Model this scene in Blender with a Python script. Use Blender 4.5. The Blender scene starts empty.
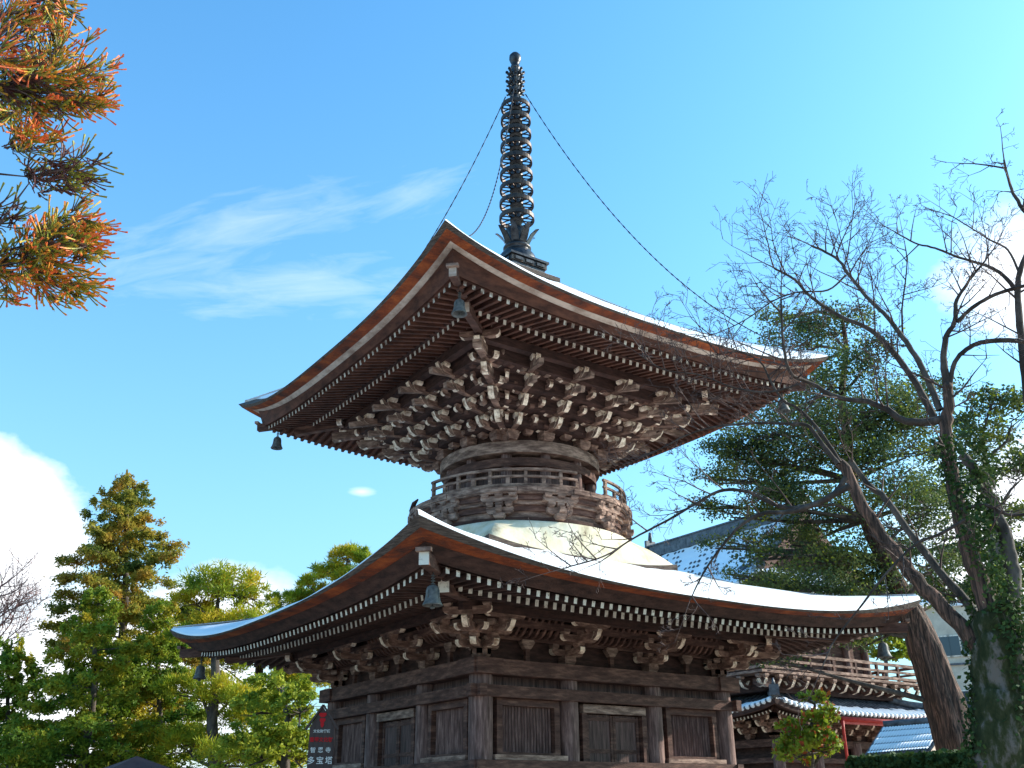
import bpy, math, random
import numpy as np
from mathutils import Vector, Matrix

# ------------------------------------------------------------------ camera
F_PX, PITCH, ROLL, YAW = 974.185, 0.40687, -0.00795, 0.60363
CAM = Vector((-10.656, -15.212, 1.6))
scene = bpy.context.scene
col = scene.collection
fw = Vector((math.sin(YAW)*math.cos(PITCH), math.cos(YAW)*math.cos(PITCH), math.sin(PITCH)))
rt0 = Vector((math.cos(YAW), -math.sin(YAW), 0)); up0 = rt0.cross(fw)
rt = rt0*math.cos(ROLL) + up0*math.sin(ROLL); up = -rt0*math.sin(ROLL) + up0*math.cos(ROLL)
cam = bpy.data.cameras.new('camera'); co = bpy.data.objects.new('camera', cam); col.objects.link(co)
cam.sensor_width = 36; cam.lens = F_PX/1024*36; cam.clip_end = 6000; cam.clip_start = 0.1
M = Matrix.Identity(4)
for i in range(3):
    M[i][0] = rt[i]; M[i][1] = up[i]; M[i][2] = -fw[i]; M[i][3] = CAM[i]
co.matrix_world = M
scene.camera = co

def raydir(u, v):
    return (fw*F_PX + rt*(u-512) - up*(v-384)).normalized()
def at(u, v, D):
    d = raydir(u, v); return CAM + d*(D/math.hypot(d.x, d.y))

# ------------------------------------------------------------------ light
SUN_EL, SUN_AZ = math.radians(24), math.radians(-18.5)      # azimuth from +x, counter-clockwise
sdir = Vector((math.cos(SUN_EL)*math.cos(SUN_AZ), math.cos(SUN_EL)*math.sin(SUN_AZ), math.sin(SUN_EL)))
sun = bpy.data.lights.new('sun', 'SUN'); sun.energy = 3.9; sun.angle = math.radians(0.5); sun.color = (1, .93, .82)
so = bpy.data.objects.new('sun', sun); col.objects.link(so)
so.rotation_euler = sdir.to_track_quat('Z', 'Y').to_euler(); so.location = (60, -30, 60)

world = bpy.data.worlds.new('World'); scene.world = world; world.use_nodes = True
wt = world.node_tree; wn, wl = wt.nodes, wt.links
wn.clear()
wo = wn.new('ShaderNodeOutputWorld'); bg = wn.new('ShaderNodeBackground')
sky = wn.new('ShaderNodeTexSky'); sky.sky_type = 'NISHITA'; sky.sun_disc = False
sky.sun_elevation = SUN_EL; sky.sun_rotation = math.pi/2 - SUN_AZ
sky.air_density = 1.0; sky.dust_density = 1.1; sky.ozone_density = 1.0
bg.inputs['Strength'].default_value = 0.15
def N(nodes, typ, **kw):
    n = nodes.new(typ)
    for k, v in kw.items(): setattr(n, k, v)
    return n
def wmath(op, a, b=None, c=None):
    n = N(wn, 'ShaderNodeMath', operation=op)
    for i, x in enumerate((a, b, c)):
        if x is None: continue
        if isinstance(x, (int, float)): n.inputs[i].default_value = x
        else: wl.new(x, n.inputs[i])
    return n.outputs[0]
geo = wn.new('ShaderNodeTexCoord')
dirv = geo.outputs['Generated']
def wdot(v):
    n = N(wn, 'ShaderNodeVectorMath', operation='DOT_PRODUCT'); wl.new(dirv, n.inputs[0]); n.inputs[1].default_value = v
    return n.outputs['Value']
mp = wn.new('ShaderNodeMapping'); mp.inputs['Scale'].default_value = (1, 1, 1.6); wl.new(dirv, mp.inputs['Vector'])
no1 = wn.new('ShaderNodeTexNoise'); no1.inputs['Scale'].default_value = 9; no1.inputs['Detail'].default_value = 8; no1.inputs['Roughness'].default_value = .58
wl.new(mp.outputs[0], no1.inputs['Vector'])
# cloud banks at fixed bearings: (u, v, half width, half height, tilt deg, density, softness)
def cloud(u, v, a, b, tilt, dens, noise, soft, wisp=False):
    d = raydir(u, v); r = d.cross(Vector((0, 0, 1))).normalized(); w = r.cross(d).normalized()
    t = math.radians(tilt); r2 = r*math.cos(t) + w*math.sin(t); w2 = -r*math.sin(t) + w*math.cos(t)
    x = wmath('MULTIPLY', wdot(r2), 1/a); y = wmath('MULTIPLY', wdot(w2), 1/b)
    q = wmath('ADD', wmath('MULTIPLY', x, x), wmath('MULTIPLY', y, y))
    front = wmath('GREATER_THAN', wdot(d), 0.2)
    src = no1.outputs['Fac']
    if wisp:
        cx = N(wn, 'ShaderNodeCombineXYZ'); wl.new(wmath('ADD', wmath('MULTIPLY', wdot(r2), 9), wmath('MULTIPLY', wdot(w2), 5)), cx.inputs[0]); wl.new(wmath('MULTIPLY', wdot(w2), 42), cx.inputs[1])
        cx.inputs[2].default_value = u*.37
        nw = N(wn, 'ShaderNodeTexNoise'); nw.inputs['Scale'].default_value = 1.4; nw.inputs['Detail'].default_value = 9; nw.inputs['Roughness'].default_value = .6; nw.inputs['Distortion'].default_value = .5
        wl.new(cx.outputs[0], nw.inputs['Vector']); src = nw.outputs['Fac']
    nn = wmath('MULTIPLY', wmath('SUBTRACT', src, .5), noise)
    m = wmath('ADD', wmath('SUBTRACT', 1.0, wmath('SQRT', q)), nn)
    m = wmath('MULTIPLY', m, 1/soft); m2 = N(wn, 'ShaderNodeClamp'); wl.new(m, m2.inputs[0])
    s = wmath('SMOOTH_MIN', m2.outputs[0], 1.0, 0.2)
    return wmath('MULTIPLY', wmath('MULTIPLY', s, front), dens)
W = [cloud(-48, 535, .12, .095, 0, 1.0, .9, .3),
     cloud(60, 700, .22, .12, 0, .92, 1.1, .4),
     cloud(225, 605, .09, .045, 0, .8, 1.2, .5),
     cloud(235, 232, .15, .035, 24, .3, 2.6, 1.9, True),
     cloud(300, 288, .16, .028, 8, .34, 2.6, 1.9, True),
     cloud(420, 192, .06, .022, 20, .25, 2.6, 1.6, True),
     cloud(362, 492, .016, .006, 0, .5, 1.2, .9, True),
     cloud(1040, 280, .08, .07, 0, .9, 1.6, .7),
     cloud(1010, 540, .13, .11, 0, .95, 1.4, .5)]
tot = W[0]
for x in W[1:]: tot = wmath('MAXIMUM', tot, x)
# the photograph's camera renders the clean winter sky a vivid azure
hs = wn.new('ShaderNodeHueSaturation'); hs.inputs['Saturation'].default_value = 1.15; hs.inputs['Value'].default_value = 1.0
wl.new(sky.outputs[0], hs.inputs['Color'])
tint = N(wn, 'ShaderNodeMix', data_type='RGBA', blend_type='MULTIPLY'); tint.inputs[0].default_value = 1
tint.inputs[7].default_value = (.68, 1.26, 1.42, 1)
wl.new(hs.outputs[0], tint.inputs[6])
hz = wmath('POWER', wmath('SUBTRACT', 1.0, wmath('MAXIMUM', wmath('MINIMUM', wdot((0, 0, 1)), 1.0), 0.0)), 3.0)
hm = N(wn, 'ShaderNodeMix', data_type='RGBA'); wl.new(wmath('MULTIPLY', hz, .9), hm.inputs[0]); wl.new(tint.outputs[2], hm.inputs[6]); hm.inputs[7].default_value = (1.75, 2.35, 2.7, 1)
mx = N(wn, 'ShaderNodeMix', data_type='RGBA'); wl.new(tot, mx.inputs[0]); wl.new(hm.outputs[2], mx.inputs[6])
mx.inputs[7].default_value = (5.6, 5.7, 5.9, 1)
wl.new(mx.outputs[2], bg.inputs['Color']); wl.new(bg.outputs[0], wo.inputs[0])
scene.view_settings.view_transform = 'Standard'; scene.view_settings.look = 'None'
scene.view_settings.gamma = 1; scene.view_settings.exposure = 1.0; scene.view_settings.use_curve_mapping = False

rnd = random.Random(7); rng = np.random.default_rng(11)

# ------------------------------------------------------------------ materials
def mat(name, c1, c2=None, scale=4, stretch=(1, 1, 1), rough=.8, bump=.0, bscale=None, metal=0, c3=None, lo=.35, hi=.65, coords='Object', transl=0, detail=6, spec=.3):
    m = bpy.data.materials.new(name); m.use_nodes = True; nt = m.node_tree; n, l = nt.nodes, nt.links
    b = n['Principled BSDF']; b.inputs['Roughness'].default_value = rough; b.inputs['Metallic'].default_value = metal
    b.inputs['Specular IOR Level'].default_value = spec
    b.inputs['Base Color'].default_value = (*c1, 1)
    tc = n.new('ShaderNodeTexCoord'); mpn = n.new('ShaderNodeMapping'); mpn.inputs['Scale'].default_value = stretch
    if coords == 'World':
        g = n.new('ShaderNodeNewGeometry'); l.new(g.outputs['Position'], mpn.inputs['Vector'])
    else: l.new(tc.outputs[coords], mpn.inputs['Vector'])
    nz = n.new('ShaderNodeTexNoise'); nz.inputs['Scale'].default_value = scale; nz.inputs['Detail'].default_value = detail; nz.inputs['Roughness'].default_value = .65
    l.new(mpn.outputs[0], nz.inputs['Vector'])
    outc = None
    if c2:
        r = n.new('ShaderNodeValToRGB'); l.new(nz.outputs['Fac'], r.inputs[0])
        r.color_ramp.elements[0].position = lo; r.color_ramp.elements[0].color = (*c1, 1)
        r.color_ramp.elements[1].position = hi; r.color_ramp.elements[1].color = (*c2, 1)
        if c3:
            e = r.color_ramp.elements.new((lo+hi)/2); e.color = (*c3, 1)
        outc = r.outputs[0]; l.new(outc, b.inputs['Base Color'])
    if bump:
        nb = n.new('ShaderNodeTexNoise'); nb.inputs['Scale'].default_value = bscale or scale*3; nb.inputs['Detail'].default_value = 6
        l.new(mpn.outputs[0], nb.inputs['Vector'])
        bp = n.new('ShaderNodeBump'); bp.inputs['Strength'].default_value = bump; bp.inputs['Distance'].default_value = .02
        l.new(nb.outputs['Fac'], bp.inputs['Height']); l.new(bp.outputs[0], b.inputs['Normal'])
    if transl:
        tr = n.new('ShaderNodeBsdfTranslucent'); ms = n.new('ShaderNodeMixShader'); ms.inputs[0].default_value = transl
        if outc: l.new(outc, tr.inputs['Color'])
        else: tr.inputs['Color'].default_value = (*c1, 1)
        l.new(b.outputs[0], ms.inputs[1]); l.new(tr.outputs[0], ms.inputs[2]); l.new(ms.outputs[0], n['Material Output'].inputs['Surface'])
    return m
T = {}
T['wood'] = mat('weathered_wood', (.035, .016, .011), (.19, .10, .065), 3, (1, 1, 5), .85, .5, 20, c3=(.08, .04, .028), lo=.3, hi=.72)
T['wood_b'] = mat('weathered_bracket_wood', (.06, .03, .02), (.34, .21, .14), 5, (1, 1, 3), .85, .5, 20, c3=(.14, .08, .055), lo=.3, hi=.7)
T['woodv'] = mat('weathered_wood_upright', (.05, .027, .02), (.28, .18, .14), 4, (6, 6, .7), .85, .5, 14, c3=(.125, .075, .06), lo=.3, hi=.72)
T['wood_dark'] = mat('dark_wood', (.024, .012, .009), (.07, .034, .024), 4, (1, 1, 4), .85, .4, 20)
T['wood_red'] = mat('reddish_rafter_wood', (.05, .02, .013), (.14, .055, .032), 3, (1, 1, 3), .8, .3, 20)
T['wood_grey'] = mat('silvered_wood', (.075, .042, .03), (.36, .24, .17), 3.5, (1, 1, 4), .88, .5, 20, c3=(.18, .115, .08))
T['panel'] = mat('dark_door_wood', (.026, .014, .011), (.12, .07, .055), 3, (9, 9, .6), .8, .4, 12)
T['white'] = mat('worn_white_paint', (.26, .15, .09), (.86, .70, .50), 9, (1, 1, 1), .85, 0, c3=(.6, .47, .33), lo=.36, hi=.62)
T['white2'] = mat('white_rafter_paint', (.3, .21, .15), (.78, .69, .58), 10, (1, 1, 1), .8, 0, lo=.34, hi=.48)
T['grey_tip'] = mat('faded_rafter_paint', (.2, .13, .1), (.7, .6, .5), 9, (1, 1, 1), .85, 0, lo=.4, hi=.6)
T['bark_edge'] = mat('layered_cypress_bark', (.07, .028, .02), (.42, .10, .025), 2.2, (1, 1, 9), .85, .9, 18, c3=(.23, .05, .018), lo=.34, hi=.68)
T['bark_top'] = mat('weathered_bark_shingle', (.045, .03, .024), (.16, .12, .10), 6, (1, 1, 12), .9, .8, 16)
T['pale'] = mat('pale_eave_board', (.3, .21, .15), (.62, .5, .38), 2.5, (1, 1, 3), .85, .2, 20, lo=.35, hi=.6)
T['snow'] = mat('snow', (.86, .87, .9), (.92, .92, .93), 2, (1, 1, 1), .65, .35, 5)
T['plaster'] = mat('old_white_plaster', (.4, .32, .21), (.78, .72, .58), 2.6, (1, 1, .7), .85, .5, 9, c3=(.68, .6, .42), lo=.3, hi=.6)
T['bronze'] = mat('dark_bronze', (.025, .025, .03), (.09, .085, .085), 8, (1, 1, 1), .38, .2, 20, metal=.75)
T['bronze_rust'] = mat('rusty_bronze', (.03, .028, .03), (.11, .07, .05), 7, (1, 1, 1), .4, .2, 20, metal=.7)
T['bell'] = mat('bell_bronze', (.06, .06, .06), (.17, .165, .155), 10, (1, 1, 1), .6, .2, 20, metal=.15)
T['stone'] = mat('granite', (.26, .25, .23), (.42, .41, .38), 5, (1, 1, 1), .85, .4, 20)
T['ground'] = mat('gravel_ground', (.32, .25, .18), (.8, .78, .76), .35, (1, 1, 1), .9, .5, 30, c3=(.42, .35, .28), lo=.42, hi=.66, coords='World')
T['tile'] = mat('grey_roof_tile', (.05, .052, .06), (.16, .165, .18), 5, (1, 1, 1), .5, .3, 12)
T['red_metal'] = mat('red_painted_metal', (.38, .02, .015), (.55, .05, .035), 6, (1, 1, 1), .5)
T['concrete'] = mat('beige_concrete', (.5, .42, .33), (.66, .57, .45), 1.5, (1, 1, 1), .85, .2, 10)
T['glass'] = mat('dark_glass', (.04, .055, .07), None, rough=.08, spec=.6)
T['bark'] = mat('bare_tree_bark', (.03, .022, .018), (.13, .10, .085), 5, (1, 1, .5), .9, .9, 10, c3=(.06, .042, .034))
T['bark_moss'] = mat('mossy_bark', (.018, .024, .006), (.15, .12, .10), 7, (1, 1, .5), .95, 1.0, 14, c3=(.04, .042, .014), lo=.40, hi=.62)
T['bark_red'] = mat('reddish_peeling_bark', (.022, .014, .011), (.26, .13, .09), 4, (7, 7, .45), .9, 1.0, 5, c3=(.085, .05, .036), lo=.36, hi=.66)
T['bark_grey'] = mat('grey_bark', (.03, .024, .02), (.15, .12, .10), 5, (1, 1, .5), .9, .9, 10)
T['twig'] = mat('twig_bark', (.045, .025, .022), (.13, .085, .075), 8, (1, 1, 1), .85)
T['leaf_conifer'] = mat('conifer_foliage', (.05, .12, .012), (.46, .34, .02), 1.0, (1, 1, 1), .7, 0, c3=(.19, .26, .02), lo=.32, hi=.68, coords='World', transl=.38, detail=3)
T['leaf_conifer2'] = mat('bronzed_conifer_foliage', (.08, .12, .02), (.5, .27, .04), .8, (1, 1, 1), .7, 0, c3=(.3, .26, .03), lo=.35, hi=.65, coords='World', transl=.42, detail=3)
T['leaf_pine'] = mat('pine_foliage', (.1, .18, .015), (.55, .4, .02), .8, (1, 1, 1), .65, 0, c3=(.32, .36, .02), lo=.32, hi=.64, coords='World', transl=.42, detail=3)
T['leaf_ever'] = mat('dark_evergreen_foliage', (.035, .065, .03), (.2, .22, .05), 1.0, (1, 1, 1), .7, 0, c3=(.08, .12, .04), lo=.32, hi=.68, coords='World', transl=.3, detail=3)
T['leaf_bright'] = mat('bright_green_foliage', (.12, .2, .015), (.45, .46, .04), 1.2, (1, 1, 1), .7, 0, coords='World', transl=.35, detail=3)
T['leaf_rust'] = mat('rust_leaf', (.3, .05, .02), (.5, .14, .03), 3, (1, 1, 1), .7, 0, transl=.35)
T['leaf_hedge'] = mat('clipped_hedge_foliage', (.02, .05, .012), (.07, .11, .025), 2, (1, 1, 1), .8, 0, coords='World', transl=.2)
T['sign'] = mat('dark_brown_signboard', (.055, .035, .032), (.085, .055, .05), 4, (8, 8, .6), .6)
T['signred'] = mat('red_sign_paint', (.55, .015, .02), None)
T['signwhite'] = mat('white_sign_paint', (.75, .73, .7), None)
T['roof_brown'] = mat('brown_sheet_roof', (.09, .035, .03), (.14, .06, .05), 3)
T['wire'] = mat('black_wire', (.03, .03, .03), None)

for k_ in ('wood', 'wood_b', 'woodv', 'wood_dark', 'wood_grey', 'wood_red', 'panel', 'white', 'pale'):
    for nd in T[k_].node_tree.nodes:
        if nd.type == 'VALTORGB':
            g_ = 1.3 if k_ in ('wood', 'woodv', 'wood_grey', 'wood_dark', 'panel') else 1.45 if k_ == 'wood_b' else 1.25 if k_ == 'white' else 1.0
            for e_ in nd.color_ramp.elements:
                c_ = e_.color; e_.color = (c_[0]*g_, c_[1]*.95*g_, c_[2]*1.02*g_, 1)
def spray_mat():
    m = bpy.data.materials.new('cedar_spray'); m.use_nodes = True; nt = m.node_tree; n, l = nt.nodes, nt.links
    b = n['Principled BSDF']; b.inputs['Roughness'].default_value = .6
    a = N(n, 'ShaderNodeAttribute', attribute_name='tip'); g = n.new('ShaderNodeNewGeometry')
    nz = n.new('ShaderNodeTexNoise'); nz.inputs['Scale'].default_value = 4; nz.inputs['Detail'].default_value = 3; l.new(g.outputs['Position'], nz.inputs['Vector'])
    ad = N(n, 'ShaderNodeMath', operation='MULTIPLY_ADD'); l.new(nz.outputs['Fac'], ad.inputs[0]); ad.inputs[1].default_value = 1.6; ad.inputs[2].default_value = -.8
    a2 = N(n, 'ShaderNodeMath', operation='ADD'); l.new(ad.outputs[0], a2.inputs[0]); l.new(a.outputs['Fac'], a2.inputs[1])
    r = n.new('ShaderNodeValToRGB'); l.new(a2.outputs[0], r.inputs[0]); cr = r.color_ramp
    cr.elements[0].position = .0; cr.elements[0].color = (.13, .045, .04, 1)
    cr.elements[1].position = 1; cr.elements[1].color = (.75, .17, .05, 1)
    for p_, c_ in ((.3, (.17, .19, .02, 1)), (.55, (.34, .33, .03, 1)), (.78, (.75, .34, .03, 1))):
        e = cr.elements.new(p_); e.color = c_
    l.new(r.outputs[0], b.inputs['Base Color'])
    tr = n.new('ShaderNodeBsdfTranslucent'); ms = n.new('ShaderNodeMixShader'); ms.inputs[0].default_value = .25
    l.new(r.outputs[0], tr.inputs['Color']); l.new(b.outputs[0], ms.inputs[1]); l.new(tr.outputs[0], ms.inputs[2]); l.new(ms.outputs[0], n['Material Output'].inputs['Surface'])
    return m
T['spray'] = spray_mat()

# ------------------------------------------------------------------ mesh helpers
def tag(o, label=None, cat=None, group=None, kind=None):
    if label: o['label'] = label
    if cat: o['category'] = cat
    if group: o['group'] = group
    if kind: o['kind'] = kind
    return o
def empty(name, loc, label, cat, group=None, rz=0):
    o = bpy.data.objects.new(name, None); col.objects.link(o); o.location = loc; o.rotation_euler.z = rz
    return tag(o, label, cat, group)
class MB:
    def __init__(s): s.v = []; s.f = []; s.m = []; s.mats = []; s.smooth = []
    def mi(s, name):
        if name not in s.mats: s.mats.append(name)
        return s.mats.index(name)
    def add(s, vs, fs, ms, sm=False):
        o = len(s.v); s.v += [tuple(x) for x in vs]
        for i, f in enumerate(fs):
            s.f.append([o+j for j in f]); s.m.append(s.mi(ms if isinstance(ms, str) else ms[i])); s.smooth.append(sm)
    def box(s, c, sz, m, R=None, ends=None):
        x, y, z = [q/2 for q in sz]
        vs = [Vector(q) for q in ((-x,-y,-z),(x,-y,-z),(x,y,-z),(-x,y,-z),(-x,-y,z),(x,-y,z),(x,y,z),(-x,y,z))]
        if R is not None: vs = [R @ q for q in vs]
        c = Vector(c); vs = [q+c for q in vs]
        fs = [(0,3,2,1),(4,5,6,7),(0,1,5,4),(2,3,7,6),(1,2,6,5),(3,0,4,7)]
        s.add(vs, fs, [m, m, m, m, ends or m, ends or m])
    def beam(s, a, b, w, h, m, end=None, end0=None, upv=(0, 0, 1)):
        a = Vector(a); b = Vector(b); d = (b-a).normalized(); side = d.cross(Vector(upv)).normalized(); u = side.cross(d)
        vs = []
        for p in (a, b):
            for x, z in ((-1,-1),(1,-1),(1,1),(-1,1)): vs.append(p + side*(x*w/2) + u*(z*h/2))
        s.add(vs, [(0,3,2,1),(4,5,6,7),(0,1,5,4),(1,2,6,5),(2,3,7,6),(3,0,4,7)], [end0 or m, end or m, m, m, m, m])
    def prism(s, Mx, prof, w, m, side_m=None):
        """profile in local x/z, extruded w along local y; side_m: material per profile edge"""
        n = len(prof); vs = [Mx @ Vector((x, -w/2, z)) for x, z in prof] + [Mx @ Vector((x, w/2, z)) for x, z in prof]
        fs = [tuple(range(n)), tuple(range(2*n-1, n-1, -1))]; ms = [m, m]
        for i in range(n):
            j = (i+1) % n; fs.append((i, i+n, j+n, j)); ms.append(side_m[i] if side_m else m)
        s.add(vs, fs, ms)
    def tube(s, pts, rad, n, m, cap=True, sm=True, ridge=0):
        pts = [Vector(p) for p in pts]
        if not hasattr(rad, '__len__'): rad = [rad]*len(pts)
        vs = []; ref = None
        for i, p in enumerate(pts):
            d = (pts[min(i+1, len(pts)-1)] - pts[max(i-1, 0)])
            if d.length < 1e-9: d = Vector((0, 0, 1))
            d.normalize()
            if ref is None: ref = d.orthogonal().normalized()
            ref = (ref - d*ref.dot(d)); ref = ref.normalized() if ref.length > 1e-6 else d.orthogonal().normalized()
            b = d.cross(ref)
            for k in range(n):
                a = 2*math.pi*k/n; q_ = 1 + (ridge*(math.sin(5*a+i*.35)+.7*math.sin(11*a-i*.5+1)+.5*math.sin(17*a+i*.9)) if ridge else 0); vs.append(p + (ref*math.cos(a) + b*math.sin(a))*rad[i]*q_)
        fs = []
        for i in range(len(pts)-1):
            for k in range(n):
                k2 = (k+1) % n; fs.append((i*n+k, i*n+k2, (i+1)*n+k2, (i+1)*n+k))
        if cap and n > 3: fs += [tuple(range(n-1, -1, -1)), tuple(range((len(pts)-1)*n, len(pts)*n))]
        s.add(vs, fs, m, sm)
    def lathe(s, prof, n, m, c=(0, 0, 0), a0=0, a1=2*math.pi, sm=True, closed=False):
        full = abs(a1-a0-2*math.pi) < 1e-6; k = n if full else n+1
        vs = [(c[0]+r*math.cos(a0+(a1-a0)*i/n), c[1]+r*math.sin(a0+(a1-a0)*i/n), c[2]+z) for r, z in prof for i in range(k)]
        fs = []; P = len(prof)
        for j in range(P if closed else P-1):
            j2 = (j+1) % P
            for i in range(n):
                i2 = (i+1) % k; fs.append((j*k+i, j*k+i2, j2*k+i2, j2*k+i))
        if not full and closed: fs += [tuple(j*k for j in range(P-1, -1, -1)), tuple(j*k+k-1 for j in range(P))]
        s.add(vs, fs, m, sm)
    def grid(s, fn, nu, nv, m, sm=True):
        vs = [fn(i/nu, j/nv) for j in range(nv+1) for i in range(nu+1)]
        fs = [(j*(nu+1)+i, j*(nu+1)+i+1, (j+1)*(nu+1)+i+1, (j+1)*(nu+1)+i) for j in range(nv) for i in range(nu)]
        s.add(vs, fs, m, sm)
    def build(s, name, parent=None, label=None, origin=None):
        me = bpy.data.meshes.new(name)
        vs = s.v
        if origin is not None: vs = [(x-origin[0], y-origin[1], z-origin[2]) for x, y, z in vs]
        me.from_pydata(vs, [], s.f); 
        for mm in s.mats: me.materials.append(T[mm])
        me.polygons.foreach_set('material_index', s.m); me.polygons.foreach_set('use_smooth', s.smooth); me.update()
        o = bpy.data.objects.new(name, me); col.objects.link(o)
        if origin is not None: o.location = origin
        if parent is not None:
            o.parent = parent
        if label: o['label'] = label
        return o
def fast_mesh(name, V, Fq, k, mats, mi=None, parent=None, smooth=False, attr=None, origin=None):
    """V (n,3) float, Fq (m,k) int"""
    me = bpy.data.meshes.new(name)
    V = np.asarray(V, np.float32)
    if origin is not None: V = V - np.array(origin, np.float32)
    me.vertices.add(len(V)); me.vertices.foreach_set('co', V.ravel())
    m = len(Fq); me.loops.add(m*k); me.loops.foreach_set('vertex_index', np.asarray(Fq, np.int32).ravel())
    me.polygons.add(m); me.polygons.foreach_set('loop_start', np.arange(0, m*k, k, dtype=np.int32)); me.polygons.foreach_set('loop_total', np.full(m, k, np.int32))
    for q in mats: me.materials.append(T[q])
    if mi is not None: me.polygons.foreach_set('material_index', np.asarray(mi, np.int32))
    me.polygons.foreach_set('use_smooth', np.full(m, smooth))
    if attr is not None:
        a = me.attributes.new('tip', 'FLOAT', 'POINT'); a.data.foreach_set('value', np.asarray(attr, np.float32))
    me.update(calc_edges=True); me.validate()
    o = bpy.data.objects.new(name, me); col.objects.link(o)
    if origin is not None: o.location = origin
    if parent is not None: o.parent = parent
    return o
def frame(o, x, y):
    x = Vector(x).normalized(); y = Vector(y).normalized(); z = Vector((0, 0, 1)); m = Matrix.Identity(4)
    for i in range(3): m[i][0] = x[i]; m[i][1] = y[i]; m[i][2] = z[i]; m[i][3] = o[i]
    return m
# four faces: outward normal n, lateral l  (front right face = -y)
FACES = [(Vector((0,-1,0)), Vector((1,0,0))), (Vector((-1,0,0)), Vector((0,-1,0))), (Vector((0,1,0)), Vector((-1,0,0))), (Vector((1,0,0)), Vector((0,1,0)))]
def P(face, s, c, z):
    n, l = FACES[face]; return n*c + l*s + Vector((0, 0, z))

# ------------------------------------------------------------------ ground
g = MB()
g.box((0, 0, -.5), (3000, 3000, 1), 'ground'); tag(g.build('ground'), 'pale gravel ground with patches of thin snow', kind='structure')

# ================================================================== PAGODA
pag = empty('pagoda', (0, 0, 0), 'two storied wooden pagoda with square bark roofs, round upper drum and tall bronze spire', 'pagoda')

def make_arm(mb, Mx, u0, u1, z, w=.09, h=.11, m='wood', wh='white', c=.07):
    # bracket arm along local x from u0 to u1 with curved white underside at the ends
    prof = [(u0, z+h), (u0, z+h*.5), (u0+c*.35, z+h*.18), (u0+c, z), (u1-c, z), (u1-c*.35, z+h*.18), (u1, z+h*.5), (u1, z+h)]
    mb.prism(Mx, prof, w, m, [wh, wh, wh, m, wh, wh, wh, m])
def make_block(mb, Mx, x, y, z, sz=.13, m='wood', h=.085):
    a, b = sz/2, sz*.36
    vs = [Mx @ Vector(q) for q in [(x-b,y-b,z),(x+b,y-b,z),(x+b,y+b,z),(x-b,y+b,z),(x-a,y-a,z+h*.45),(x+a,y-a,z+h*.45),(x+a,y+a,z+h*.45),(x-a,y+a,z+h*.45),(x-a,y-a,z+h),(x+a,y-a,z+h),(x+a,y+a,z+h),(x-a,y+a,z+h)]]
    fs = [(3,2,1,0)] + [(i,(i+1)%4,(i+1)%4+4,i+4) for i in range(4)] + [(i+4,(i+1)%4+4,(i+1)%4+8,i+8) for i in range(4)] + [(8,9,10,11)]
    mb.add(vs, fs, m)
def bracket_set(mb, o, out, lat, steps, step, th, L=.52, dL=.06, diag=False, nose=1, s=1.0, wh='white'):
    out = Vector(out).normalized(); lat = Vector(lat).normalized()
    ML = frame(o, lat, out)            # local x = lateral, y = out
    MO = frame(o, out, lat)            # local x = out
    make_block(mb, ML, 0, 0, 0, .22*s, 'wood_b', .15*s)
    z = .15*s
    for k in range(steps+1):
        oo = k*step; LL = (L+dL*k)
        if not diag or k == steps:
            make_arm(mb, frame(Vector(o)+out*oo, lat, out), -LL/2, LL/2, z, .09*s, .1*s, 'wood_b', wh)
        else:
            for q in (Vector((1, 0, 0)), Vector((0, 1, 0))):
                make_arm(mb, frame(Vector(o)+out*oo, q, Vector((-q.y, q.x, 0))), -LL/2, LL/2, z, .088*s, .098*s, 'wood_b', wh)
        if k < steps:
            make_arm(mb, MO, oo-.2, oo+step+.1*s, z+.003, .094*s, .1*s, 'wood_b', wh)
            make_block(mb, ML, 0, oo+step, z+.103*s, .135*s, wh if nose > 2 else 'wood_b', .085*s)
        for x in (-LL/2+.07, 0, LL/2-.07):
            make_block(mb, ML, x, oo, z+.101*s, .12*s, 'wood_b' if x == 0 else 'wood_grey', .076*s)
        if k >= steps-nose and k < steps:   # curled nose at the outermost step, whitened
            x0 = oo+step
            mb.prism(MO, [(x0, z+.1*s), (x0, z+.01), (x0+.09*s, z-.02*s), (x0+.17*s, z+.03*s), (x0+.22*s, z+.12*s), (x0+.2*s, z+.14*s), (x0+.13*s, z+.08*s)], .085*s, 'wood_grey', [wh]*7)
        z += th
    return z

# ---- body of the lower storey
cb = 2.5
b = MB(); b.box((0, 0, .2), (8.2, 8.2, .4), 'stone'); b.box((0, 0, .44), (8.5, 8.5, .1), 'stone'); b.build('stone_base', pag)
b = MB(); b.box((0, 0, 1.02), (6.9, 6.9, .1), 'wood_grey'); b.build('veranda', pag)
for x in (-3.2, -1.1, 1.1, 3.2):
    for y in (-3.2, 3.2):
        b = MB(); b.box((x, y, .73), (.16, .16, .48), 'woodv'); b.build('veranda_post', pag)
for y in (-1.1, 1.1):
    for x in (-3.2, 3.2):
        b = MB(); b.box((x, y, .73), (.16, .16, .48), 'woodv'); b.build('veranda_post', pag)
b = MB(); b.box((0, 0, .78), (4.6, 4.6, .4), 'wood_dark'); b.build('underfloor', pag)
XS = (-cb, -.88, .88, cb)
done = set()
for f in range(4):
    for s in XS:
        p = P(f, s, cb, 0); key = (round(p.x, 1), round(p.y, 1))
        if key in done: continue
        done.add(key)
        r = .18 if abs(s) == cb else .165
        b = MB(); prof = [(r, 1.072), (r, 3.0), (r*.97, 3.37)]
        b.lathe(prof, 24, 'woodv', (p.x, p.y, 0)); b.build('column', pag)
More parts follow.
